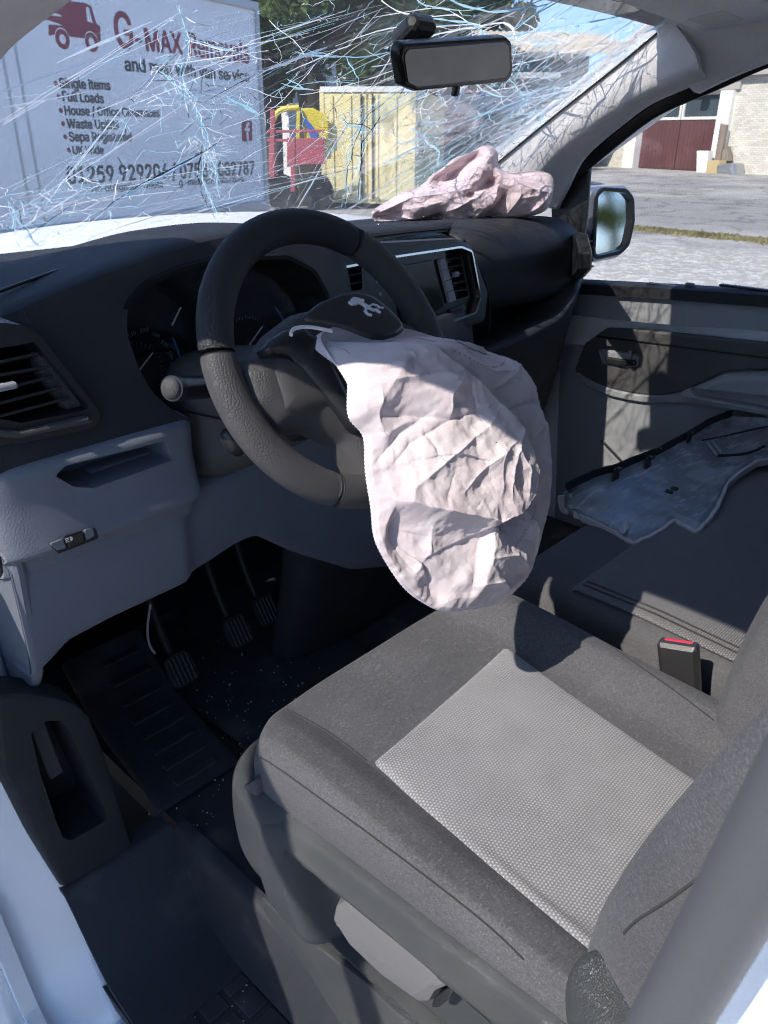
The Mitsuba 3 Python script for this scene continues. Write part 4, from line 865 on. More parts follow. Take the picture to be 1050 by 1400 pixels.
# grey knee panel with tray and switch
KN = .70
kp = ypix([(48, 648), (70, 631), (160, 608), (228, 590), (240, 596), (263, 645), (266, 702), (258, 708), (300, 722), (370, 742), (352, 752), (257, 799), (153, 848), (99, 877), (62, 915), (37, 944), (31, 900), (28, 860), (30, 800), (40, 740), (20, 690)], KN)
kx = lambda x: x
cols = []
for x, yo in ((-.372, .012), (-.350, .0), (-.30, -.004), (-.20, -.004), (-.115, .0), (-.096, .014)):
    cols.append([(x, KN + yo + .030, 1.240), (x, KN + yo + .004, 1.238), (x, KN + yo - .006, 1.225), (x, KN + yo - .004, 1.19), (x, KN + yo - .010, 1.150), (x, KN + yo - .014, 1.128), (x, KN + yo + .006, 1.112), (x, KN + yo + .01, 1.095), (x, KN + yo + .03, 1.085)])
kn = shell(refine(np.array(cols), 50, 60), .02, flip=True)
tr = rounded(ypix([(70, 648), (84, 634), (222, 600), (234, 627), (124, 665), (96, 663)], KN), .003)
sw = rounded(ypix([(62, 742), (126, 719), (131, 733), (76, 754)], KN - .01), .003)
kn = cut(kn, plate(tr, YF(.80), .2))
kp_ = put('knee_panel', kn, 'dash_grey', 35, parent=dash, label='lighter grey knee panel with open tray')
trn = Polygon(tr).buffer(.004).difference(Polygon(tr)); m = trimesh.creation.extrude_polygon(trn, .058, engine='earcut'); m.apply_transform(YF(.766))
put('tray', cat([m, plate(Polygon(tr).buffer(.004).exterior.coords[:-1], YF(.770), .004)]), 'dash_grey', parent=kp_)
put('tray_step', rbox([.10, .03, .03], of2(ypix([(165, 640)], .75)[0], YF(.75)), .008), 'dash_grey', parent=kp_)
put('switch_recess', plate(sw, YF(KN - .0155), .0035, .001), 'smooth_dark', parent=kp_)
sb_ = put('headlamp_switch', plate(rounded(ypix([(87, 733), (112, 725), (115, 741), (93, 748)], KN - .020), .002), YF(KN - .019), .005, .0015), 'gloss_black', parent=kp_)
so = YF(KN - .0241); c = ypix([(96, 737)], KN - .0241)[0]
ic = [plate(np.array([(math.cos(t), math.sin(t) * 1.1) for t in np.linspace(-1.57, 1.57, 9)]) * .003 + c, so, .0004)] + [plate(np.array([(-.006, y - .0006), (-.0015, y - .0004), (-.0015, y + .0004), (-.006, y + .0002)]) + c, so, .0004) for y in (-.0022, 0, .0022)]
put('icon', cat(ic), 'print_white', parent=sb_)
put('blank_left', plate(rounded(ypix([(66, 743), (85, 736), (90, 749), (78, 752)], KN - .020), .002), YF(KN - .0188), .0035, .001), 'dash_grey', parent=kp_)
put('blank_right', plate(rounded(ypix([(114, 724), (126, 721), (129, 732), (117, 738)], KN - .020), .002), YF(KN - .0188), .0035, .001), 'dash_grey', parent=kp_)
# lower apron, curving forward to its cut-off lower edge
low_px = [(-30, 930), (0, 938), (37, 941), (62, 915), (99, 877), (153, 848), (257, 799), (300, 779), (352, 753), (385, 748), (450, 778), (520, 798), (590, 790), (650, 760)]
lowX = np.array([A(x, y, 'Y', .715) for x, y in low_px]); lx = lowX[:, 0]
cols = []
for x in np.linspace(-.368, .50, 30):
    zb = float(np.interp(x, lx, lowX[:, 2]));
    y0 = .708 + (.02 if x > -.1 else 0) + .05 * max(0, min(1, (x + .1) / .25))
    zt = 1.105 - .0 * x
    cols.append([(x, y0 + .03, zt + .02), (x, y0, zt), (x, y0 - .002, zt * .6 + zb * .4), (x, y0 + .004, zb + .015), (x, y0 + .012, zb + .002), (x, y0 + .06, zb - .004)])
put('lower_apron', shell(refine(np.array(cols), 90, 24), .006, flip=True), 'dash_grey', True, parent=dash)
# door-end cheek with its dark cover
EF = frame((-.366, 0, 0), (0, 1, 0), (0, 0, 1))          # z = +X
ek = np.array([(.70, 1.235), (.78, 1.30), (.80, 1.40), (1.2, 1.39), (1.2, .80), (.80, .86), (.735, .915), (.715, .945), (.70, 1.1)])
put('end_cheek', plate(rounded(ek, .012), EF, .014, .004), 'dash_grey', parent=dash)
put('end_cover', plate(rounded([(.735, 1.20), (.86, 1.25), (1.0, 1.25), (1.0, 1.08), (.735, 1.08)], .012), frame((-.372, 0, 0), (0, 1, 0), (0, 0, 1)), .006, .002), 'smooth_dark', parent=dash)
# centre stack
CP = frame(A(600, 390, 'Y', .80), (1, 0, 0), (0, .10, 1))
cpx = lambda pts, z=0.: pix(pts, frame(of2([0, 0], CP, z), CP[:3, 0], CP[:3, 1]))
CZ = lambda z: frame(of2([0, 0], CP, z), CP[:3, 0], CP[:3, 1])
bz = rounded(cpx([(440, 352), (452, 346), (514, 331), (622, 325), (640, 331), (650, 350), (668, 398), (664, 440), (600, 462), (470, 470), (452, 420)]), .012)
ch = rounded(cpx([(455, 371), (461, 366), (540, 350), (628, 337), (643, 343), (655, 406), (648, 428), (605, 444), (520, 470), (480, 470), (466, 410)]), .01)
fascia = put('centre_fascia', cut(plate(bz, CZ(-.05), .052, .008), plate(ch, CZ(-.03), .1)), 'smooth_dark', parent=dash)
m = trimesh.creation.extrude_polygon(Polygon(ch).buffer(.001).difference(Polygon(ch).buffer(-.0028)), .012, engine='earcut'); m.apply_transform(CZ(-.006))
put('chrome_surround', m, 'chrome', parent=fascia)
put('inner_panel', cut(plate(Polygon(ch).buffer(-.0006).exterior.coords[:-1], CZ(-.028), .014), *[plate(rounded(cpx(q), .004), CZ(-.1), .2) for q in ([(465, 371), (502, 363), (503, 396), (468, 401)], [(615, 342), (635, 339), (648, 405), (631, 410)])]), 'satin_black', parent=fascia)
put('vent_back', plate(Polygon(ch).buffer(-.002).exterior.coords[:-1], CZ(-.062), .004), 'satin_black', parent=fascia)
scr = put('screen', plate(rounded(cpx([(540, 366), (598, 355), (612, 420), (556, 446)]), .003), CZ(-.0138), .004, .001), 'screen_glass', parent=fascia, label='dark dead touch screen')
put('button_strip', plate(rounded(cpx([(603, 355), (612, 353), (628, 411), (618, 415)]), .003), CZ(-.0138), .008, .002), 'print_grey', parent=fascia)
for k in range(1, 4): 
    f = k / 4; put('button_gap', tube([of2(cpx([(603 + 15 * f, 355 + 60 * f)])[0], CP, -.0058), of2(cpx([(612 + 16 * f, 353 + 58 * f)])[0], CP, -.0058)], .0007, 5), 'satin_black', parent=fascia)
for y0, y1 in (((615, 352), (637, 349)), ((618, 363), (639, 360)), ((621, 374), (641, 371)), ((625, 385), (644, 382)), ((628, 396), (646, 393))):
    put('vent_slat', sweep(rrect(.003, .03, .001), np.array([of2(cpx([y0])[0], CP, -.028), of2(cpx([y1])[0], CP, -.028)]), up=CP[:3, 2] * -1 + [0, 0, .3]), 'smooth_dark', parent=fascia)
for y0, y1 in (((464, 378), (503, 370)), ((466, 390), (503, 382))):
    put('vent_slat', sweep(rrect(.003, .03, .001), np.array([of2(cpx([y0])[0], CP, -.028), of2(cpx([y1])[0], CP, -.028)]), up=CP[:3, 2] * -1 + [0, 0, .3]), 'smooth_dark', parent=fascia)
put('vent_tab', rbox([.016, .012, .01], of2(cpx([(629, 375)])[0], CP, -.012), .003), 'print_grey', parent=fascia)
put('lower_button', plate(rounded(cpx([(619, 424), (640, 416), (643, 424), (622, 432)]), .002), CZ(-.0138), .006, .002), 'wheel_plastic', parent=fascia)
put('lower_bar', plate(rounded(cpx([(598, 434), (617, 428), (619, 434), (600, 441)]), .002), CZ(-.0138), .01, .002), 'print_grey', parent=fascia)
for q in ((523, 385), (527, 402)):
    put('key_icon', plate(circ(.004, 8) + cpx([q])[0], CZ(-.0138), .001), 'print_grey', parent=fascia)
# passenger block
cols = []
for x, z, y in ((.672, 1.405, .828), (.69, 1.418, .818), (.76, 1.425, .806), (.9, 1.42, .802), (1.05, 1.415, .812), (1.15, 1.398, .842), (1.19, 1.385, .86), (1.21, 1.375, .89)):
    cols.append([(x, y + .16, z - .006), (x, y + .09, z), (x, y + .045, z - .006), (x, y + .014, z - .030), (x, y, z - .075), (x, y + .006, z - .13), (x, y + .022, z - .168), (x, y + .045, z - .185), (x, y + .12, z - .19)])
blk = shell(refine(np.array(cols), 60, 50), .010, flip=True)
put('passenger_block', blk, 'dash_dark', True, parent=dash, label='smooth rounded passenger side of the dash')
put('block_joint', sweep(rrect(.004, .004, .001), spl([A(*q, 'Y', .815) for q in [(634, 327), (645, 345), (658, 372), (666, 394), (669, 420), (669, 452)]], 20), up=(0, -1, 0)), 'satin_black', parent=dash)
# right vent on the block's end
RVF = frame(A(789, 346, 'Y', .842), unit([.80, .60, 0]), (0, .12, 1))
rv_ = put('air_vent', plate(rounded(pix([(774, 322), (786, 318), (799, 321), (805, 345), (804, 368), (795, 378), (780, 384), (775, 350)], RVF), .006), frame(of2([0, 0], RVF, -.02), RVF[:3, 0], RVF[:3, 1]), .026, .004), 'smooth_dark', parent=dash, label='black vent at the passenger end')
put('opening', plate(rounded(pix([(777, 325), (797, 323), (801, 344), (800, 365), (782, 374), (778, 350)], RVF), .005), frame(of2([0, 0], RVF, .0055), RVF[:3, 0], RVF[:3, 1]), .002), 'gloss_black', parent=rv_)
for k in range(5):
    a, b = pix([(778.5 + .6 * k, 333 + 9 * k), (800 + .3 * k, 330 + 8.6 * k)], RVF)
    put('slat', sweep(rrect(.012, .0035, .001), np.array([of2(a, RVF, .011), of2(b, RVF, .011)]), up=(0, 0, 1)), 'smooth_dark', parent=rv_)
put('tab', rbox([.02, .014, .01], of2(pix([(788, 347)], RVF)[0], RVF, .018), .004, None), 'print_grey', parent=rv_)
put('trim_ring', tube(of2(np.vstack([(r := rounded(pix([(774, 322), (786, 318), (799, 321), (805, 345), (804, 368), (795, 378), (780, 384), (775, 350)], RVF), .006)), r[:1]]), RVF, .006), .0016, 6), 'wheel_plastic', parent=rv_)
# glovebox ledge and lower right
cols = []
for x, zt, y in ((.60, 1.15, .83), (.70, 1.168, .80), (.80, 1.180, .79), (.90, 1.195, .785), (.98, 1.208, .785), (1.04, 1.238, .79), (1.10, 1.27, .81), (1.20, 1.285, .86), (1.235, 1.285, .90)):
    cols.append([(x, y + .13, zt - .02), (x, y + .05, zt - .006), (x, y + .015, zt), (x, y, zt - .012), (x, y + .006, zt - .05), (x, y + .03, zt - .16), (x, y + .05, 1.0), (x, y + .09, .86), (x, y + .16, .72), (x, y + .3, .60)])
put('glovebox_lid', shell(refine(np.array(cols), 60, 60), .010, flip=True), 'dash_dark', True, parent=dash)
put('shelf_back', box([.60, .93, 1.15], [1.2, .95, 1.30]), 'smooth_dark', parent=dash)
put('centre_console', shell(refine(np.array([[(x, y, 1.27), (x, y - .02, 1.20), (x, y - .03, 1.10), (x, y + .02, .95), (x, y + .04, .80), (x, y + .1, .56)] for x, y in ((.20, .86), (.24, .80), (.42, .78), (.62, .80), (.70, .86))]), 30, 40), .01, flip=True), 'dash_dark', True, parent=dash)
# ---------------------------------------------------------------- steering wheel and column
SW = frame((0, .507, 1.339), (1, 0, 0), (0, .491, .871))
SZ = lambda z: frame(of2([0, 0], SW, z), SW[:3, 0], SW[:3, 1])
spx = lambda pts, z=0.: pix(pts, SZ(z))
wheel = thing('steering_wheel', 'grey grained steering wheel whose burst airbag cover hangs open', 'steering wheel')
RM = .1705
def rim_arc(a0, a1, n, grip=0.):
    t = np.radians(np.linspace(a0, a1, n)); c = np.stack([RM * np.cos(t), RM * np.sin(t)], 1); M = len(t)
    a = np.linspace(0, 2 * np.pi, 20, endpoint=False); v = []
    for i, tt in enumerate(t):
        d = np.array([math.cos(tt), math.sin(tt)]); u = (i / (M - 1))
        end = 1 - .045 * math.exp(-min(u, 1 - u) * (M - 1) / 1.1)
        w1 = .0205 * end * (1 + grip * math.sin(math.pi * u)); w2 = .0185 * end
        for b in a:
            rr = RM + w1 * math.cos(b) * (1.08 if math.cos(b) < 0 else 1)
            v.append([rr * d[0], rr * d[1], w2 * math.sin(b)])
    v = of2(np.array(v), SW); k = 20; q = quads(M, k, True)
    caps = [[j, (j + 1) % k, k // 2] for j in range(k)] + [[(M - 1) * k + (j + 1) % k, (M - 1) * k + j, (M - 1) * k + k // 2] for j in range(k)]
    m = tm(v, np.vstack([q[:, [0, 1, 2]], q[:, [0, 2, 3]], caps]))
    if m.volume < 0: m.invert()
    return m
for a0, a1, g, mt_ in ((56.5, 167, .0, 'dash_dark'), (168, 241, .06, 'wheel_plastic'), (242, 298, 0, 'wheel_plastic'), (299, 415.5, .06, 'wheel_plastic')):
    put('rim', rim_arc(a0, a1, 60, g), mt_, True, parent=wheel)
hub = rounded(np.array([(-.152, .014), (-.135, .026), (-.108, .034), (-.085, .05), (-.04, .066), (.04, .066), (.085, .05), (.108, .034), (.135, .026), (.152, .014), (.155, -.03), (.128, -.062), (.082, -.075), (.048, -.10), (.040, -.158), (-.040, -.158), (-.048, -.10), (-.082, -.072), (-.128, -.062), (-.155, -.03)]), .012)
def dome(pts, z0, h, edge, n=34, pw=.5):
    """A padded cover: the outline with a rounded crown of height h."""
    P5 = Polygon(pts); b = P5.exterior; m_ = []
    k = 160; ring = np.array([b.interpolate(i / k, normalized=True).coords[0] for i in range(k)]); c = np.array(P5.representative_point().coords[0]) if not P5.contains(P5.centroid) else np.array(P5.centroid.coords[0])
    v = [[*c, 0]]; r_ = np.linspace(0, 1, n)[1:] ** .8
    pt = np.vstack([c + (ring - c) * s for s in r_])
    d = np.array([b.distance(Point(*q)) for q in np.vstack([c[None], pt])])
    z = z0 + h * np.clip(1 - (1 - np.clip(d / edge, 0, 1)) ** 2, 0, 1) ** pw
    V = np.c_[np.vstack([c[None], pt]), z]
    f = [[0, 1 + j, 1 + (j + 1) % k] for j in range(k)]; q = quads(n - 1, k, True) + 1
    bot = np.c_[ring, np.full(k, z0 - .012)]; o_ = len(V); last = o_ - k; j = np.arange(k); j2 = (j + 1) % k
    f = np.vstack([np.array(f), q[:, [0, 1, 2]], q[:, [0, 2, 3]], np.stack([last + j, o_ + j, o_ + j2], 1), np.stack([last + j, o_ + j2, last + j2], 1)])
    cv, cf = trimesh.creation.triangulate_polygon(Polygon(ring), engine='earcut'); lut = [int(np.argmin(((ring - x) ** 2).sum(1))) for x in cv]
    f = np.vstack([f, np.array(lut)[cf][:, ::-1] + o_])
    me = tm(of2(np.vstack([V, bot]), SW), f); trimesh.repair.fix_normals(me); return me
put('hub', dome(hub, -.012, .030, .03), 'wheel_plastic', 40, parent=wheel)
put('hub_back', plate(rounded([(-.09, .045), (.09, .045), (.09, -.08), (-.09, -.08)], .03), SZ(-.06), .045, .008), 'smooth_dark', parent=wheel)
pd = rounded(np.array([(-.118, .006), (-.100, .022), (-.078, .024), (-.052, -.004), (-.04, -.035), (-.036, -.064), (-.062, -.058), (-.10, -.055), (-.122, -.045)]), .01)
put('spoke_pad', dome(pd, .010, .014, .022), 'wheel_plastic', 40, parent=wheel, label='grained pad of the left spoke')
# torn cover: lower half still on the hub, upper half flipped up with the emblem
cv_ = spx([(357, 484), (370, 462), (393, 448), (416, 445), (438, 460), (456, 492), (474, 528), (497, 575), (503, 598), (484, 582), (462, 556), (438, 528), (414, 500), (396, 487), (376, 483)], .03)
put('torn_cover', dome(rounded(cv_, .006), .022, .013, .018), 'smooth_dark', 40, parent=wheel, label='lower half of the split airbag cover')
FLC = .078
FLF = frame(of2(spx([(480, 428)], FLC)[0], SW, FLC), SW[:3, 0] + .05 * SW[:3, 2], SW[:3, 1] * .93 - SW[:3, 2] * .36)
fo = rounded(pix([(404, 439), (413, 428), (440, 409), (466, 399), (492, 395), (514, 400), (538, 417), (555, 434), (557, 444), (546, 453), (528, 459), (511, 459), (492, 452), (470, 443), (448, 437), (424, 433)], FLF), .006)
P5 = Polygon(fo); k = 200; rg_ = np.array([P5.exterior.interpolate(i / k, normalized=True).coords[0] for i in range(k)])
cen = np.array(P5.centroid.coords[0]); rows = [cen + (rg_ - cen) * s for s in (.02, .3, .55, .75, .88, .95, 1.)]
zc = lambda q: -.55 * (q[:, 0] ** 2) * 2.2 - 1.2 * np.maximum(0, q[:, 1] - .0) ** 2
Gz = np.array([np.c_[r_, zc(r_) - (.0 if i < 5 else (.0012 if i == 5 else .004))] for i, r_ in enumerate(rows)])
Gb = np.array([np.c_[r_, zc(r_) - .007] for r_ in rows[::-1]])
Gf = np.concatenate([Gz, Gb]); V = of2(Gf.reshape(-1, 3), FLF); q = quads(len(Gf), k, True)
me = tm(V, np.vstack([q[:, [0, 1, 2]], q[:, [0, 2, 3]]])); me.invert() if me.volume < 0 else None
flap = put('cover_flap', me, 'smooth_dark', 40, parent=wheel, label='upper half of the airbag cover flipped up, with a silver lion emblem')
put('inner_edge', tube(spl([of2(q_, FLF, -.012) for q_ in pix([(403, 448), (405, 441), (418, 437), (436, 438), (460, 443)], FLF)], 14), .0022, 6), 'print_white', parent=flap)
# rampant lion emblem: head, mane, body, forelegs, hind legs and tail
st_px = [([(482, 412), (487, 413)], 3.0), ([(486, 412), (495, 415), (504, 421)], 2.6), ([(488, 416), (481, 417), (477, 414)], 1.25), ([(493, 418), (488, 421), (483, 420), (481, 422)], 1.25), ([(501, 421), (499, 426), (503, 430), (507, 431)], 1.6),
         ([(504, 421), (510, 424), (515, 424), (519, 427)], 1.5), ([(504, 419), (510, 416), (516, 418), (519, 421), (524, 421)], .8), ([(490, 411), (496, 411)], 1.8), ([(481, 410), (484, 408), (490, 409)], 1.4)]
gm_ = unary_union([LineString(pix(p_, FLF)).buffer(w_ * .00098) for p_, w_ in st_px]).buffer(.0003).buffer(-.0003)
gm_ = gm_ if gm_.geom_type == 'Polygon' else max(gm_.geoms, key=lambda g: g.area)
ec = np.array(gm_.centroid.coords[0])
put('emblem', plate(np.array(gm_.simplify(.0001).exterior.coords)[:-1], frame(of2([0, 0], FLF, float(zc(ec[None])[0]) - .0008), FLF[:3, 0], FLF[:3, 1]), .003, .0004), 'emblem_silver', parent=flap, label='silver rampant lion emblem')
# column shroud, stalks
col = thing('steering_column', 'dark steering column shroud with two control stalks', 'steering column')
sh_ = []
for y, w, zt, zb in ((.585, .050, 1.318, 1.235), (.60, .066, 1.328, 1.20), (.66, .075, 1.325, 1.165), (.72, .078, 1.315, 1.13), (.80, .080, 1.30, 1.09)):
    a = np.linspace(0, 2 * np.pi, 28, endpoint=False); ca, sa = np.cos(a), np.sin(a)
    sh_.append(np.stack([w * np.sign(ca) * np.abs(ca) ** .6, np.full(28, y), (zt + zb) / 2 + (zt - zb) / 2 * np.sign(sa) * np.abs(sa) ** .6], 1))
G = np.array(sh_); v = np.vstack([G.reshape(-1, 3), [[0, .585, 1.28]]]); q = quads(5, 28, True)
me = tm(v, np.vstack([q[:, [0, 1, 2]], q[:, [0, 2, 3]], [[(j + 1) % 28, j, 140] for j in range(28)]])); trimesh.repair.fix_normals(me)
put('shroud', me, 'wheel_plastic', 40, parent=col)
put('shroud_seam', tube([(-.0805, .60, 1.25), (-.083, .80, 1.23)], .0016, 6), 'satin_black', parent=col)
e0, e1 = A(234, 531, 'Y', .60), np.array([-.06, .655, 1.285])
st_ = put('lighting_stalk', tube(spl([e0 + (e1 - e0) * .08, e0 + (e1 - e0) * .45, e1], 14), .0135, 14, scale=np.r_[np.full(7, 1.08), np.linspace(1.05, .8, 7)]), 'satin_black', 40, parent=col)
d = unit(e1 - e0); KF = frame(e0, unit(np.cross(d, (0, 0, 1))), np.cross(d, unit(np.cross(d, (0, 0, 1)))))
kn_ = trimesh.creation.icosphere(subdivisions=3, radius=.0125); kn_.apply_scale([1, 1, .62]); kn_.apply_transform(KF)
put('knob', kn_, 'wheel_plastic', True, parent=st_, label='grey end button of the stalk')
put('collar', tube([e0 + d * .001, e0 + d * .012], .0152, 18), 'smooth_dark', 40, parent=st_)
put('print', cat([plate(rrect(.002, .006, .0004) + [i * .004, 0], frame(e0 + d * .045 + np.array([-.004, -.0142, .004]), d, (0, .2, 1)), .0004) for i in range(2)]), 'print_grey', parent=st_)
e0, e1 = A(318, 605, 'Y', .60), np.array([-.05, .66, 1.235])
c_ = put('control_stalk', tube(spl([e0, (e0 + e1) / 2, e1], 10), .011, 12), 'satin_black', True, parent=col)
kn_ = trimesh.creation.icosphere(subdivisions=3, radius=.018); kn_.apply_scale([.72, .8, 1.25]); kn_.apply_transform(trimesh.transformations.rotation_matrix(-.5, [0, 1, 0])); kn_.apply_translation(e0)
put('pod', kn_, 'smooth_dark', True, parent=c_)
e0, e1 = np.array([.19, .62, 1.31]), np.array([.06, .655, 1.285])
put('wiper_stalk', tube([e0, e1], .012, 12), 'satin_black', True, parent=col)

# ---------------------------------------------------------------- deflated driver airbag
rb = np.random.default_rng(77)
def tri(t): return np.abs(t - np.floor(t) - .5) * 4 - 1
def crumple(q, seed, waves, amp):
    """Crossing creases of a crumpled cloth: sharp triangular folds that come and go."""
    r = np.random.default_rng(seed); h = np.zeros(len(q)); p3 = np.c_[q, q[:, 0] * 0]
    wx = meshkit.fbm(p3 * 18, 3, seed) - .5; wy = meshkit.fbm(p3 * 18 + 40, 3, seed + 3) - .5
    for i in range(waves):
        a = r.uniform(0, np.pi); L = r.uniform(.018, .075) if i % 3 else r.uniform(.05, .11)
        d = np.array([math.cos(a), math.sin(a)])
        t = (q @ d + .022 * (wx * d[0] + wy * d[1])) / L + r.uniform(0, 1)
        m = np.clip((meshkit.noise(p3 * r.uniform(9, 20) + r.uniform(0, 99, 3), seed + i) - .42) * 4, 0, 1)
        h += amp * L * m * tri(t)
    return h
def seg_dist(q, pl):
    """Distance to a polyline, the signed side (left positive) and how far along it, for each point."""
    best = np.full(len(q), 9.); side = np.zeros(len(q)); al = np.zeros(len(q)); tot = 0; Ls = np.linalg.norm(np.diff(pl, axis=0), axis=1)
    for i in range(len(pl) - 1):
        e = pl[i + 1] - pl[i]; t = np.clip(((q - pl[i]) @ e) / (e @ e), 0, 1); c = pl[i] + t[:, None] * e; dd = np.linalg.norm(q - c, axis=1)
        s = np.sign(e[0] * (q - pl[i])[:, 1] - e[1] * (q - pl[i])[:, 0]); k = dd < best
        best = np.where(k, dd, best); side = np.where(k, s, side); al = np.where(k, (tot + t * Ls[i]) / Ls.sum(), al); tot += Ls[i]
    return best, side, al
class Bag:
    def __init__(self, outline, M, height, back, nr=150, nt=420, centre=None):
        P5 = Polygon(outline).buffer(0); b = P5.exterior; self.M = M
        ring = np.array([b.interpolate(i / nt, normalized=True).coords[0] for i in range(nt)])
        c = np.array(P5.centroid.coords[0]) if centre is None else centre
        s = np.linspace(0, 1, nr) ** .72; s[0] = .004
        q = (c + (ring - c)[None] * s[:, None, None]).reshape(-1, 2)
        d = np.concatenate([np.min(np.linalg.norm(k[:, None] - ring[None, ::2], axis=2), axis=1) for k in np.array_split(q, 60)]); d[-nt:] = 0
        self.h = height; zf, zb = height(q, d), back(q, d)
        m = (zf + zb) / 2; zf = np.where(d < 1e-6, m, np.maximum(zf, zb + .002)); zb = np.where(d < 1e-6, m, zb)
        V = np.vstack([of2(np.c_[q, zf], M), of2(np.c_[q, zb], M)]); f = quads(nr, nt, True); n = len(q)
        fb = f[:, ::-1] + n; fb = np.where(fb >= n + n - nt, fb - n, fb)
        self.mesh = tm(V, np.vstack([f[:, [0, 1, 2]], f[:, [0, 2, 3]], fb[:, [0, 1, 2]], fb[:, [0, 2, 3]]]))
        if self.mesh.volume < 0: self.mesh.invert()
BZ = .095
BF = SZ(BZ)
bpx = lambda pts: pix(pts, BF)
out_px = [(474, 446), (474, 466), (476, 490), (477, 515), (476, 545), (480, 574), (496, 592), (500, 625), (503, 660), (509, 700), (513, 735), (530, 770), (548, 797), (566, 815), (588, 829), (606, 836), (650, 833), (683, 825), (705, 806), (722, 785), (735, 745), (746, 700), (752, 655), (750, 622), (742, 580), (735, 550), (726, 525), (705, 496), (675, 484), (640, 468), (612, 449), (585, 431), (560, 424), (535, 416), (510, 416), (488, 424), (478, 434)]
bo_ = spl(bpx(out_px), 300, closed=True)
E1 = bpx([(470, 425), (500, 448), (540, 480), (577, 515), (605, 540), (635, 571), (658, 602), (676, 632), (687, 658), (686, 684), (668, 710), (640, 726)])
E2 = bpx([(524, 690), (540, 697), (556, 704), (585, 713), (613, 719), (640, 726)])
E3 = bpx([(622, 722), (626, 745), (624, 770), (608, 805), (603, 834)])
RID = [bpx(k) for k in [[(516, 652), (541, 614), (577, 589), (632, 572)], [(527, 688), (571, 644), (618, 600), (634, 574)], [(592, 686), (610, 660), (640, 630), (660, 612)], [(480, 537), (520, 532), (560, 530), (600, 545)], [(500, 575), (540, 577), (577, 588)], [(577, 588), (570, 560), (585, 535)],
        [(470, 505), (500, 512), (540, 508)], [(498, 540), (500, 570), (512, 600)], [(505, 640), (530, 600), (560, 575)], [(648, 700), (645, 660), (655, 620), (662, 600)], [(672, 690), (668, 660), (650, 630)], [(640, 548), (680, 520), (705, 500)], [(655, 575), (700, 560), (735, 555)], [(690, 655), (720, 655), (748, 658)], [(690, 620), (715, 590), (738, 585)], [(600, 500), (650, 520), (690, 515)],
        [(560, 440), (600, 470), (640, 500)], [(690, 700), (712, 730), (720, 770)], [(640, 770), (680, 765), (712, 780)], [(632, 805), (665, 800), (690, 815)], [(540, 740), (570, 770), (590, 800)], [(570, 720), (575, 760), (560, 790)]]]
FINE = []
for _ in range(96):
    c = np.array([rb.uniform(-.11, .23), rb.uniform(-.33, .04)]); a = rb.choice([.6, 2.2, 1.3, 2.9]) + rb.normal(0, .35); l_ = rb.uniform(.02, .075)
    p_ = [c]
    for _k in range(3): a += rb.normal(0, .22); p_.append(p_[-1] + l_ / 3 * np.array([math.cos(a), math.sin(a)]))
    FINE.append((np.array(p_), rb.choice([1, 1, -1]) * rb.uniform(.0010, .0030), rb.uniform(.0022, .006)))
def bag_h(q, d):
    base = .050 * (1 - np.exp(-d / .055)) + .003 * np.minimum(1, d / .004)
    top = np.clip((q[:, 1] + .045) / .075, 0, 1); base -= .088 * top * top * (3 - 2 * top)
    d1, s1, a1 = seg_dist(q, E1)
    up = np.clip(.25 + a1 * 2.2, 0, 1) * np.clip((1.02 - a1) * 14, 0, 1)
    left = s1 < 0
    base += np.where(left, .017 * np.exp(-d1 / .05), -.022 * np.exp(-d1 / .030)) * up * np.minimum(1, d / .012)
    d2, s2, a2 = seg_dist(q, E2)
    w2 = np.clip(a2 * 10, 0, 1) * np.clip((1 - a2) * 12, 0.0, 1)
    base += np.where(s2 > 0, .010 * np.exp(-d2 / .04), .010 - .040 * np.tanh(d2 / .014)) * np.exp(-d2 / .07) * np.maximum(w2, .12 * (d2 < .1)) * np.minimum(1, d / .02)
    d3, s3, a3 = seg_dist(q, E3)
    base += (.0085 * np.tanh(s3 * d3 / .014) * np.exp(-d3 / .05) + .004 * np.exp(-d3 / .03)) * np.clip(a3 * 12, 0, 1) * np.minimum(1, d / .014)
    for i, R_ in enumerate(RID):
        dd, ss, aa = seg_dist(q, R_); k = np.sin(np.pi * np.clip(aa, .04, .96)) ** .5
        base += k * (.0036 * np.exp(-(dd / .0035)) + .0045 * np.exp(-dd / .018)) * np.minimum(1, d / .012) * (1 if i % 4 else -1)
    e = np.minimum(1, d / .012)
    for R_, am, wd in FINE:
        dd, ss, aa = seg_dist(q, R_); base += e * am * np.sin(np.pi * np.clip(aa, .02, .98)) * np.exp(-dd / wd)
    base += e * (crumple(q, 5, 18, .019) + crumple(q * 2.3 + 3, 9, 16, .015) / 2.3 + .0016 * (meshkit.fbm(np.c_[q, q[:, 0] * 0] * 90, 3, 4) - .5))
    edge = np.exp(-d / .010)       # gathers at the seam
    base += .0008 * edge * np.minimum(1, d / .003) * np.sin(np.arctan2(q[:, 1] + .17, q[:, 0] - .06) * 95 + 5 * meshkit.noise(np.c_[q, q[:, 0] * 0] * 60, 8))
    return base
bag = Bag(bo_, BF, bag_h, lambda q, d: -.030 * (1 - np.exp(-d / .03)) - .060 * np.clip((q[:, 1] + .045) / .075, 0, 1) - .002, 190, 520)
ab = thing('driver_airbag', 'deflated crumpled pale pink airbag hanging from the steering wheel', 'airbag')
put('cloth', bag.mesh, 'bag_cloth', True, parent=ab)
def lay(px, off):
    q = bpx(px); d = np.array([Polygon(bo_).exterior.distance(Point(*k)) for k in q]); return of2(np.c_[q, bag_h(q, d) + off], BF)
st = spl(lay([(590, 450), (591, 468), (600, 488), (618, 505), (640, 513), (664, 508), (684, 494)], .0006), 60)
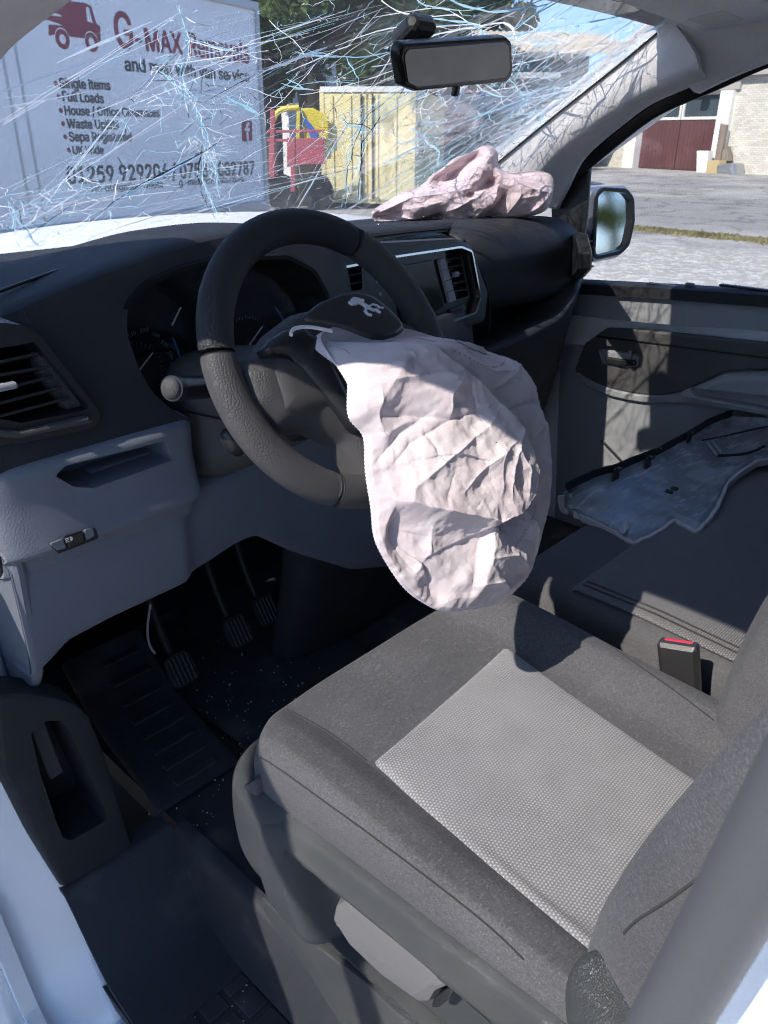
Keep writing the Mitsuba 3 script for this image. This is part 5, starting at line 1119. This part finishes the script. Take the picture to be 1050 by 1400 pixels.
put('seam', cat([tube(st[i:i + 2] * [1, 1, 1], .0008, 5) for i in range(0, 58, 2)]), 'bag_thread', parent=ab, kind='stuff')
st = spl(lay([(486, 452), (490, 466), (488, 482)], .0006), 20); put('seam', cat([tube(st[i:i + 2], .0007, 5) for i in range(0, 18, 2)]), 'bag_thread', parent=ab, kind='stuff')
st = spl(lay([(658, 770), (680, 750), (700, 715), (708, 690)], .0006), 40); put('seam', cat([tube(st[i:i + 2], .0007, 5) for i in range(0, 38, 2)]), 'bag_thread', parent=ab, kind='stuff')
vh = bpx([(613, 472), (632, 470), (659, 476), (655, 489), (632, 485)]); c = vh.mean(0)
gr = refine(np.array([[vh[0], vh[1], vh[2]], [(vh[0] + vh[4]) / 2, (vh[1] + vh[4]) / 2, vh[3]]]).reshape(2, 3, 2) if False else np.array([[np.r_[a, 0] for a in (vh[0], vh[1], vh[2])], [np.r_[a, 0] for a in (vh[0] * .3 + vh[4] * .7, vh[4], vh[3])]]), 14, 22)[:, :, :2]
dd = np.array([Polygon(bo_).exterior.distance(Point(*k)) for k in gr.reshape(-1, 2)])
put('vent_hole', shell(of2(np.c_[gr.reshape(-1, 2), bag_h(gr.reshape(-1, 2), dd) + .0012], BF).reshape(14, 22, 3), .0008, flip=True), 'bag_cloth_dull', True, parent=ab, label='grey vent hole of the airbag')

# ---------------------------------------------------------------- passenger airbag heaped on the dash
o_ = A(640, 300, 'Y', .985); PF = frame(o_, unit([RT[0], RT[1], 0]) + np.array([.0, -.0, 0]), (.0, .0, 1.))
pbx = lambda pts: pix(pts, PF)
po = spl(pbx([(507, 297), (511, 287), (530, 275), (551, 262), (575, 254), (590, 240), (606, 229), (620, 217), (640, 210), (655, 202), (669, 199), (680, 208), (681, 222), (692, 235), (720, 234), (750, 237), (757, 247), (754, 274), (744, 289), (700, 300), (650, 305), (600, 304), (560, 304), (520, 303)]), 240, closed=True)
PR = [pbx(k) for k in [[(515, 292), (560, 268), (600, 262), (640, 255)], [(560, 300), (610, 285), (650, 265), (672, 240)], [(600, 260), (640, 240), (668, 205)], [(655, 300), (672, 270), (682, 235)], [(690, 240), (720, 255), (752, 262)], [(690, 290), (705, 262), (700, 240)], [(535, 280), (550, 295), (580, 300)], [(700, 300), (730, 280), (752, 255)], [(608, 290), (640, 300), (660, 280)], [(620, 250), (650, 262), (668, 255)]]]
PH = [pbx(k) for k in [[(618, 240), (632, 230), (648, 216)], [(600, 250), (612, 247), (624, 243)], [(640, 262), (655, 256), (668, 248)], [(668, 290), (684, 270)], [(588, 302), (600, 292)], [(520, 298), (545, 290)]]]
def pbag_h(q, d):
    base = .075 * (1 - np.exp(-d / .035))
    for R_ in PR:
        dd, ss, aa = seg_dist(q, R_); k = np.sin(np.pi * np.clip(aa, .06, .94)) ** .5; base += k * (.010 * np.exp(-dd / .007) + .016 * np.exp(-dd / .022)) * np.minimum(1, d / .012)
    for R_ in PH:
        dd, ss, aa = seg_dist(q, R_); base -= .055 * np.exp(-(dd / .016) ** 1.5) * np.minimum(1, d / .01)
    return base + np.minimum(1, d / .012) * (crumple(q, 31, 20, .032) + crumple(q * 2 + 7, 37, 16, .022) / 2 + .006 * (meshkit.fbm(np.c_[q, q[:, 0] * 0] * 60, 3, 6) - .5))
pb = Bag(po, PF, pbag_h, lambda q, d: -.05 * (1 - np.exp(-d / .03)) - .002, 130, 420)
put('passenger_airbag', pb.mesh, 'bag_cloth_pink_shade', True, label='burst pale pink airbag heaped on the dash under the smashed windscreen', cat='airbag')
# ---------------------------------------------------------------- driver's seat
def hit(me, px, off=0.):
    """Points where sight lines meet a mesh, lifted by off."""
    P_ = []
    d = np.array([unit(ray(*q)) for q in px]); loc, ri, ti = me.ray.intersects_location(np.repeat(CAM[None], len(px), 0), d, multiple_hits=False)
    for i in range(len(px)):
        k = np.nonzero(ri == i)[0]
        if len(k): P_.append(loc[k[0]] + me.face_normals[ti[k[0]]] * off)
    return np.array(P_)
seat = thing('driver_seat_unit', 'grey cloth driver seat with a pale woven centre panel', 'seat')
CS = []
PX = ((-.222, .820), (-.236, .848), (-.244, .875), (-.246, .900), (-.242, .922), (-.226, .939), (-.198, .936), (-.172, .924), (-.16, .919), (-.08, .917), (.0, .917), (.08, .918), (.14, .922), (.152, .926), (.176, .938), (.203, .946), (.228, .940), (.246, .918), (.256, .885), (.258, .845), (.256, .775))
for y, dz, w in ((.440, .820, .940), (.452, .848, .950), (.464, .875, .962), (.468, .900, .980), (.452, .926, .994), (.42, .943, 1.), (.37, None, 1.), (.29, None, 1.), (.20, None, 1.), (.11, None, 1.), (.03, None, 1), (-.06, None, 1)):
    row = []
    for x, z in PX:
        t = 0 if dz is None else 1
        lift = float(np.interp(y, [-.06, .03, .11, .2, .29, .37, .42], [-.012, -.010, -.006, 0, .008, .012, .006]))
        zz = z + lift * (z > .91) if not t else min(z + .006 * (z > .91), dz + .012 * (z - .92) / .02 * (z > .915) * (dz > .9))
        row.append((x * w, y - .062 * (abs(x) / .255) ** 5 * (y > .36) * min(1, (y - .36) / .08), zz))
    CS.append(row)
cushion = shell(refine(np.array(CS), 90, 130), .02)
put('cushion', cushion, 'seat_fabric', True, parent=seat)
# woven centre panel, crowned and let in between the bolsters
pc = [A(503, 1040, 'Z', .93), A(690, 872, 'Z', .941), A(985, 1085, 'Z', .908), A(800, 1320, 'Z', .905)]
ins = []
for v_ in np.linspace(0, 1, 26):
    l, r_ = pc[0] + (pc[3] - pc[0]) * v_ * 1.12, pc[1] + (pc[2] - pc[1]) * v_ * 1.12
    ins.append([l + (r_ - l) * u for u in np.linspace(0, 1, 26)])
ins = np.array(ins)
# lay it on the cushion's surface
iv = ins.reshape(-1, 3).copy()
loc, ri, ti = cushion.ray.intersects_location(np.c_[iv[:, :2], np.full(len(iv), 1.2)], np.tile([0, 0, -1.], (len(iv), 1)), multiple_hits=False)
iv[ri, 2] = loc[:, 2]
uu, vv = np.meshgrid(np.linspace(0, 1, 26), np.linspace(0, 1, 26)); eu = np.minimum(np.minimum(uu, 1 - uu) * .3, vv * .34).ravel()
iv[:, 2] += np.where(eu < 1e-6, -.006, .0025) + .007 * (1 - np.exp(-eu / .02))
insm = shell(refine(iv.reshape(26, 26, 3), 90, 90), .004); insm = insm if insm.face_normals[0][2] > 0 else insm
put('centre_panel', insm, 'seat_insert', True, parent=seat, label='pale grey woven centre panel of the seat')
def seam(px, me, r_=.0011, nm='seam', par=None, n=40):
    P_ = hit(me, spl(np.array(px, float), n), .0002)
    if len(P_) > 3: put(nm, tube(P_, r_, 6), 'seam_thread', parent=par or seat)
seam([(392, 970), (420, 984), (455, 1005), (501, 1040)], cushion)
seam([(335, 1024), (352, 1033), (380, 1050), (430, 1086), (480, 1122), (550, 1174), (622, 1229), (680, 1277), (716, 1312)], cushion)
seam([(830, 880), (880, 915), (930, 950), (976, 985)], cushion)
# backrest
BR = frame((0, -.045, .905), (1, 0, 0), (0, -.30, 1))      # y up the backrest, z to the front... built as rows up the back
rows = []
ux, uy = np.array([0, -.285, .958]), np.array([0, .958, .285])
for h, w, bz, cz in ((-.03, .235, .035, .0), (.03, .248, .052, .0), (.10, .262, .066, -.004), (.20, .272, .074, -.008), (.32, .270, .072, -.006), (.45, .255, .058, .0), (.58, .22, .03, .0), (.62, .19, -.02, -.05)):
    row = []
    for u, f in ((-1.0, -.115), (-1.03, -.06), (-1.04, -.0), (-1.02, .45), (-.97, .80), (-.88, 1.0), (-.76, .90), (-.66, .5), (-.58, .12), (-.45, 0), (0, 0), (.45, 0), (.58, .12), (.66, .5), (.76, .9), (.88, 1.), (.97, .8), (1.02, .45), (1.04, 0), (1.03, -.06), (1.0, -.115)):
        z = f if f < 0 else cz + (bz + (.062 if u > 0 else 0) * max(0., 1 - max(0, h - .2) / .4) - cz) * f
        row.append(np.array([0, -.06, .905]) + np.array([u * w, 0, 0]) + ux * h + uy * z)
    rows.append(row)
back = shell(refine(np.array(rows), 90, 130), .02, flip=False)
put('backrest', back, 'seat_fabric', True, parent=seat)
put('backrest_core', rbox([.46, .10, .56], (0, -.245, 1.19), .03, None), 'smooth_dark', parent=seat)
bp_ = refine(np.array(rows), 90, 130)[6:70, 50:81] + uy * .003
put('back_panel', shell(bp_, .003), 'seat_insert', True, parent=seat)
seam([(853, 1276), (870, 1259), (900, 1240), (930, 1219), (955, 1200)], back)
# plastic side trim with the height lever: pieces face the door, so they are built towards -X
def slab(px, x_in, x_out, b, rr):
    F_ = frame((x_in, 0, 0), (0, -1, 0), (0, 0, 1)); q = pix(px, frame((x_out, 0, 0), (0, -1, 0), (0, 0, 1)))
    F_ = frame((x_in, 0, 0), (0, 1, 0), (0, 0, 1)) ; q = q * [-1, 1]
    F_ = np.array(F_); F_[:3, 0] = (0, 1, 0); F_[:3, 1] = (0, 0, 1); F_[:3, 2] = (-1, 0, 0)
    m = plate(rounded(q, rr), F_, abs(x_out - x_in), b)
    if m.volume < 0: m.invert()
    return m
ST = []
for y, dx, zb in ((.408, .030, .80), (.404, .014, .77), (.394, .004, .735), (.37, 0, .70), (.30, 0, .69), (.22, 0, .69), (.12, 0, .69), (.02, 0, .69), (-.08, 0, .69), (-.20, 0, .69)):
    zt = float(np.interp(y, [-.2, .03, .10, .20, .28, .35, .39, .408], [.893, .885, .879, .874, .868, .857, .842, .828]))
    ST.append([(x + dx, y, z) for x, z in ((-.222, zt + .006), (-.238, zt + .008), (-.249, zt + .004), (-.257, zt - .008), (-.261, zt - .030), (-.262, (zt + zb) / 2), (-.259, zb + .02), (-.250, zb + .004), (-.225, zb))])
ST = refine(np.array(ST), 140, 80)
yy, zz = ST[:, :, 1], ST[:, :, 2]
def sst(a, b, x): t = np.clip((x - a) / (b - a), 0, 1); return t * t * (3 - 2 * t)
zr = np.interp(yy, [-.2, .03, .2, .36], [.862, .857, .850, .842])      # lower side of the top rail
dish = sst(.345, .310, yy + .30 * (.80 - zz)) * sst(zr, zr - .018, zz) * sst(-.02, .05, yy)
ST[:, :, 0] += .042 * dish * (ST[:, :, 0] < -.24)
put('side_trim', shell(ST, .006, flip=False), 'base_panel', True, parent=seat, label='grained plastic side trim of the seat')
hl = put('height_lever', slab([(450, 1258), (454, 1238), (468, 1229), (486, 1236), (560, 1290), (616, 1338), (621, 1348), (608, 1356), (594, 1362), (586, 1376), (570, 1376), (520, 1340), (474, 1296)], -.215, -.266, .012, .006), 'lever_grey', 40, parent=seat, label='smooth grey height adjusting lever')
put('lever_notch', slab([(594, 1362), (610, 1352), (622, 1352), (614, 1366), (600, 1378), (588, 1378)], -.215, -.254, .002, .002), 'satin_black', parent=hl)
FT = []
for y, dx in ((.472, .05), (.468, .028), (.456, .012), (.44, .004), (.41, 0), (.37, 0), (.34, 0)):
    FT.append([(x + dx, y, z) for x, z in ((-.215, .862), (-.232, .868), (-.246, .862), (-.254, .845), (-.256, .81), (-.253, .76), (-.244, .72), (-.22, .685))])
put('front_trim', shell(refine(np.array(FT), 40, 40), .006), 'base_panel', True, parent=seat)
put('base', box([-.18, -.06, .545], [.22, .43, .80]), 'smooth_dark', parent=seat)
put('base_side', slab([(352, 1222), (384, 1250), (430, 1290), (500, 1345), (600, 1440), (700, 1560), (560, 1560), (420, 1330), (360, 1250)], -.18, -.235, .006, .01), 'base_panel', 40, parent=seat)
# recliner cover at the foot of the backrest
rc_ = A(830, 1340, 'X', -.265)
m = trimesh.creation.icosphere(subdivisions=4, radius=1.); m.apply_scale([.024, .062, .09]); m.apply_transform(trimesh.transformations.rotation_matrix(-.25, [1, 0, 0])); m.apply_translation(rc_ + [.010, -.030, -.065])
put('recliner_cover', m, 'base_panel', True, parent=seat, label='glossy grained plastic cover of the recliner')
# belt buckle between the seats
bk = thing('belt_buckle', 'black seat belt buckle with a red button, standing beside the driver seat', 'buckle')
bc = A(927, 880, 'X', .272); bd = unit(np.array([-.10, .20, 1.])); BKF = frame(bc, np.cross(bd, unit(np.array([-1, -.15, 0]))) * -1, bd)
bo2 = rounded([(-.026, -.105), (.026, -.105), (.027, -.002), (.024, .002), (-.024, .002), (-.027, -.002)], .004)
put('body', plate(bo2, frame(of2([0, 0], BKF, -.011), BKF[:3, 0], BKF[:3, 1]), .022, .005), 'buckle_black', 40, parent=bk)
put('button', rbox([.038, .0022, .006], (0, .0014, .004), .0008, BKF), 'red_plastic', parent=bk, label='red release button')
put('rivet', plate(circ(.0035, 12) + [.016, -.085], frame(of2([0, 0], BKF, .011), BKF[:3, 0], BKF[:3, 1]), .0012, .0004), 'chrome', parent=bk)
put('strap', rbox([.044, .16, .003], (0, -.18, -.006), .001, BKF), 'satin_black', parent=bk)

# ---------------------------------------------------------------- passenger bench
bench = thing('passenger_bench', 'dark passenger bench seat with a pale woven strip caught by the sun', 'seat')
rows = []
for y, dz, e in ((.475, -.20, .02), (.485, -.12, .01), (.478, -.05, .005), (.455, -.012, .0), (.40, .006, 0), (.25, 0, 0), (.05, -.012, 0), (-.08, -.016, 0)):
    row = []
    for x, z in ((.315, .72), (.322, .80), (.328, .865), (.338, .898), (.356, .912), (.375, .915), (.40, .915), (.55, .917), (.75, .918), (1.0, .917), (1.10, .912), (1.15, .895), (1.165, .86), (1.165, .76)):
        row.append((x, y - .02 * (x < .35) * (y > .4), min(z, z + dz)))
    rows.append(row)
bench_m = shell(refine(np.array(rows), 60, 80), .02)
put('cushion', bench_m, 'seat_fabric', True, parent=bench)
q0 = refine(np.array([[(x, y, .918 + (.004 if 0 < i < 4 else -.001) + dz) for i, x in enumerate((.358, .372, .55, 1.0, 1.12))] for y, dz in ((.34, -.004), (.33, .0005), (.25, .001), (.05, -.010), (-.07, -.013))]), 40, 60)
put('woven_panel', shell(q0, .004), 'bench_fabric', True, parent=bench, label='woven panel of the bench cushion')
for dx in (.012, .026): put('seam', tube(np.array([(.362 + dx, .33, .9238), (.362 + dx, .2, .9238), (.362 + dx, .05, .9125), (.362 + dx, -.05, .9105)]), .0012, 6), 'seam_thread', parent=bench)
rows = [[(x, -.06 - .3 * h + b, .90 + .95 * h) for x, b in ((.30, -.10), (.31, .0), (.34, .04), (.42, .03), (.75, .02), (1.08, .03), (1.15, .0), (1.16, -.1))] for h in (-.02, .05, .2, .4, .6)]
put('backrest', shell(refine(np.array(rows), 40, 60), .02), 'seat_fabric', True, parent=bench)
put('base', box([.36, -.05, .546], [1.13, .42, .74]), 'smooth_dark', parent=bench)

# ---------------------------------------------------------------- torn trim panel lying on the bench
def bl(x, y, z): return A(x, y, 'Z', z)
topE = [(770, 681, .945), (786, 672, .95), (810, 660, .955), (838, 653, .955), (870, 640, .955), (898, 629, .957), (940, 606, .962), (968, 588, .966), (998, 576, .97), (1050, 579, .985), (1110, 574, .99)]
botE = [(775, 690, .925), (806, 706, .925), (836, 722, .925), (866, 738, .925), (892, 728, .927), (921, 707, .93), (952, 724, .93), (978, 694, .935), (994, 655, .94), (1031, 628, .95), (1105, 616, .955)]
tE = np.array([bl(*q) for q in topE]); bE = np.array([bl(*q) for q in botE])
ta, tb = spl(tE, 90), np.stack([np.interp(np.linspace(0, 10, 90), np.arange(11), bE[:, k]) for k in range(3)], 1)
ta = np.stack([np.interp(np.linspace(0, 10, 90), np.arange(11), tE[:, k]) for k in range(3)], 1)
G = []
for u in np.linspace(0, 1, 30):
    z = np.array([0, 0, 1.]) * (.012 * math.sin(math.pi * u) * -.9 + (.012 * max(0, 1 - u / .06)) - .010 * max(0, (u - .93) / .07))
    G.append(ta + (tb - ta) * u + z)
G = np.array(G).transpose(1, 0, 2)
nz = (meshkit.fbm(G * 22, 3, 3) - .5)[..., None] * [0, 0, .006]
G = G + nz
jag = (meshkit.noise(G[:, -1] * 160, 4) - .5)[:, None] * unit(tb.mean(0) - ta.mean(0)) * .006
G[:, -1] += jag
mat('torn_plastic', mikit.proc(lambda p, n, uv: mix((.17, .185, .21), (.36, .385, .42), smoothstep(.45, .75, fbm(p.x * 10 + p.y * 30, p.y * 8 - p.x * 22, p.z * 10, 4)) * .5 + .5 * smoothstep(.72, .9, noise(p.x * 30 + p.y * 260, p.y * 12 - p.x * 36, 0)))), .26, .6, lambda p, n, uv: fbm(p.x * 60 + p.y * 200, p.y * 50 - p.x * 60, 0, 3), .0003)  # pale grey-blue base holds the sky reflection; streaks are scratches
mat('torn_edge', (.42, .40, .40), .6)
tp = thing('torn_trim_panel', 'torn dark plastic trim panel lying upside down across the passenger bench', 'trim panel')
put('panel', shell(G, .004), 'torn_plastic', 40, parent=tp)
rim_ = spl(G[3:88, -1][::2], 120) + np.array([-.002, -.003, .001])
put('broken_edge', sweep(rrect(.008, .015, .002), rim_ + (meshkit.noise(rim_ * 130, 5) - .5)[:, None] * [.003, .003, .003], up=(0, 0, 1)), 'torn_edge', 40, parent=tp, label='pale torn edge of the panel')
put('folded_lip', sweep(rrect(.004, .022, .001), G[2:80, 0] + [0, 0, .006], up=(0, .3, 1)), 'smooth_dark', 40, parent=tp)
put('end_lip', sweep(rrect(.004, .03, .001), G[1, 1:] + [0, 0, .002], up=(0, 0, 1)), 'torn_edge', 40, parent=tp)
for x, y, z in ((842, 648, .968), (898, 620, .972), (886, 632, .968), (942, 598, .98)):
    c = bl(x, y, z); k = put('clip', rbox([.022, .006, .026], c, .002, None), 'satin_black', parent=tp)
    put('clip_hook', rbox([.010, .012, .006], c + [0, -.006, .013], .002, None), 'satin_black', parent=k)
put('rib', tube(spl([bl(960, 602, .972), bl(1000, 594, .974), bl(1050, 583, .985), bl(1090, 578, .988)], 20), .002, 6), 'satin_black', parent=tp)
put('rib', tube(spl([bl(980, 623, .958), bl(1020, 620, .958), bl(1045, 610, .966)], 12), .003, 6), 'satin_black', parent=tp)
for a, b in (((968, 606), (980, 622)), ((974, 603), (986, 620))): put('bracket', tube([bl(*a, .966), bl(*b, .962)], .003, 6), 'print_grey', parent=tp)
for q in ((915, 672), (922, 668)): put('bolt_boss', rbox([.010, .014, .006], bl(*q, .938), .002), 'satin_black', parent=tp)
c = bl(852, 726, .93); put('chipped_flake', tm(np.array([bl(846, 727, .934), bl(853, 712, .936), bl(858, 709, .938), bl(859, 722, .934), bl(853, 730, .930)]), [[0, 1, 4], [1, 2, 3], [1, 3, 4]]), 'torn_edge', parent=tp)

# ---------------------------------------------------------------- foot well, step, pedals
put('step_well', cat([box([-.398, -.2, .40], [-.20, .80, .42]), shell(refine(np.array([[(-.235, y, .424), (-.228, y, .44), (-.212, y, .535), (-.206, y, .552), (-.19, y, .556)] for y in (-.2, .3, .62, .70)]), 20, 20), .006),
     shell(refine(np.array([[(x, .50, .423), (x, .60, .44), (x, .70, .545), (x, .715, .556), (x, .74, .556)] for x in (-.398, -.3, -.215)]), 12, 20), .006, flip=True)]), 'floor_rubber', 40, parent=van)
k = 0
for iy in range(7):
    for ix in range(3):
        c = np.array([-.345 + .044 * ix, .50 - .046 * iy - .010 * (ix % 2), .4215])
        put('tread_pad', rbox([.036, .038, .006], c, .002), 'floor_rubber', parent=van, ); k += 1
# kick panel below the dash with the bonnet catch in its pocket
KP = YF(.722, -.0); kx_ = rounded(ypix([(-10, 948), (30, 947), (75, 953), (104, 962), (124, 980), (140, 1020), (183, 1158), (168, 1172), (86, 1216), (60, 1170), (0, 1050)], .715), .008)
pk = rounded(ypix([(42, 1003), (62, 986), (84, 985), (96, 1000), (147, 1112), (146, 1122), (98, 1149), (86, 1146), (60, 1080)], .715), .008)
kpan = put('kick_panel', cut(plate(kx_, YF(.775), .06, .008), plate(pk, YF(.80), .2)), 'dash_dark', 40, parent=dash, label='kick panel with a pocket around the bonnet catch')
rg = Polygon(pk).buffer(.003).difference(Polygon(pk)); m = trimesh.creation.extrude_polygon(rg, .09, engine='earcut'); m.apply_transform(YF(.815))
put('pocket', cat([m, plate(Polygon(pk).buffer(.003).exterior.coords[:-1], YF(.82), .004)]), 'dash_dark', parent=kpan)
put('bonnet_lever', sweep(rrect(.020, .012, .003), spl([of2(ypix([q], .74)[0], YF(.745)) for q in ((52, 992), (62, 1020), (78, 1060))], 12), up=(0, -1, 0)), 'wheel_plastic', 40, parent=kpan)
put('pocket_wedge', rbox([.05, .03, .05], of2(ypix([(115, 1115)], .79)[0], YF(.79)), .01), 'dash_dark', parent=kpan)
# ribbed foot rest and rubber mat
FR = []
for (xa, xb, y, z) in ((-.22, -.045, .74, .560), (-.21, -.04, .80, .565), (-.20, -.03, .95, .585), (-.19, -.02, 1.10, .66)):
    FR.append([(xa, y, z + .004), (xa + .02, y, z + .012), (xb - .02, y, z + .012), (xb, y, z - .004)])
rest = put('foot_rest', shell(refine(np.array(FR), 30, 16), .012, flip=True), 'floor_rubber', 40, parent=van)
for i in range(8):
    y = .765 + .042 * i; z = float(np.interp(y, [.74, .80, .95, 1.10], [.560, .565, .585, .66])) + .014
    put('rib', rbox([.085, .020, .006], (-.125 + .01 * i / 2, y, z), .003, None), 'floor_rubber', parent=rest)
mt = thing('floor_mat', 'dirty black rubber mat in the driver foot well', 'mat')
M0 = rounded([(-.19, .44), (-.04, .74), (-.02, .78), (-.02, 1.1), (.36, 1.1), (.36, .44)], .03)
put('sheet', plate(M0, frame((0, 0, .549), (1, 0, 0), (0, 1, 0)), .006, .002), 'floor_rubber', parent=mt)
put('raised_edge', tube(of2(np.vstack([M0, M0[:1]]), frame((0, 0, .556), (1, 0, 0), (0, 1, 0))), .004, 6), 'rubber', parent=mt)
for lb, (px_, py_), yy in (('ribbed clutch pedal nearest the door', (246, 916), .93), ('ribbed brake pedal to the right of the clutch', (323, 864), .94), ('accelerator pedal deep in the foot well', (362, 835), .96)):
    pdl = thing('pedal', lb, 'pedal')
    c = A(px_, py_, 'Y', yy); PFm = frame(c, (1, .0, 0), (0, .55, .8))
    po_ = rounded([(-.026, -.032), (.026, -.032), (.030, .0), (.024, .034), (-.024, .034), (-.030, 0)], .012)
    put('pad', plate(po_, PFm, .012, .004), 'rubber', 40, parent=pdl)
    for i in range(5): put('rib', rbox([.003, .054, .004], (-.018 + .009 * i, 0, .0125), .001, PFm), 'wheel_plastic', parent=pdl)
    put('arm', tube(spl([c + [0, .01, 0], c + [.0, .06, .08], c + [.01, .12, .24], c + [.01, .10, .36]], 14), .008, 8), 'rubber', True, parent=pdl)
put('loose_wire', tube(spl([A(*q, 'Y', .86) for q in ((206, 826), (203, 845), (202, 868), (206, 885), (212, 893))], 20), .0022, 6), 'print_grey', label='thin loose grey wire hanging under the knee panel', cat='wire')
# crumbs of broken glass and grit
rg2 = np.random.default_rng(3); cr = []
def crumb(p, s):
    m = trimesh.creation.icosahedron(); m.apply_scale(s * rg2.uniform(.5, 1.3, 3)); m.apply_translation(p + np.array([0, 0, s * .5])); return m
for _ in range(150): cr.append(crumb((rg2.uniform(-.37, -.24), rg2.uniform(.1, .55), .4225), rg2.uniform(.0006, .002)))
for _ in range(130): cr.append(crumb((rg2.normal(.06, .10), rg2.normal(.86, .10), .556), rg2.uniform(.0006, .002)))
for _ in range(40): cr.append(crumb((rg2.uniform(-.2, 0), rg2.uniform(.66, .78), .562), rg2.uniform(.0006, .0016)))
for _ in range(60):
    x, y = rg2.uniform(-.1, 1.1), rg2.uniform(.95, 1.15); cr.append(crumb((x, y, 1.424), rg2.uniform(.0006, .0016)))
for _ in range(70): cr.append(crumb((rg2.uniform(.4, 1.1), rg2.uniform(0, .33), .924), rg2.uniform(.0005, .0012)))
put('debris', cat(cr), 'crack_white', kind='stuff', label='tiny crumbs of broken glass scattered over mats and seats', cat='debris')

# ---------------------------------------------------------------- the open driver's door, swung out beside the photographer
od = thing('driver_door', 'open driver door of the van, swung out to the left of the sill', 'door')
ang = math.radians(56); DD = np.array([-math.sin(ang), -math.cos(ang), 0.]); OD = frame((-.50, .86, 0), DD, (0, 0, 1))     # x from the hinge outward, y up
put('panel', plate(rounded([(0, .42), (1.05, .42), (1.06, 1.22), (.0, 1.24)], .03), frame(of2([0, 0], OD, -.04), OD[:3, 0], OD[:3, 1]), .08, .015), 'white_paint', parent=od)
put('trim', plate(rounded([(.04, .50), (1.0, .50), (1.0, 1.20), (.04, 1.20)], .03), frame(of2([0, 0], OD, -.062), OD[:3, 0], OD[:3, 1]), .02, .006), 'door_grey', parent=od)
fr_ = np.array([(.02, 1.22), (.10, 1.42), (.24, 1.60), (.42, 1.665), (.62, 1.695), (.98, 1.68), (1.03, 1.45), (1.05, 1.22)])
put('window_frame', sweep(rrect(.055, .035, .01), of2(spl(fr_, 40), OD, 0), up=OD[:3, 2]), 'satin_black', 40, parent=od)
cv, cf = trimesh.creation.triangulate_polygon(Polygon(fr_), engine='earcut'); put('window_glass', tm(of2(cv, OD), cf), 'pane', parent=od)
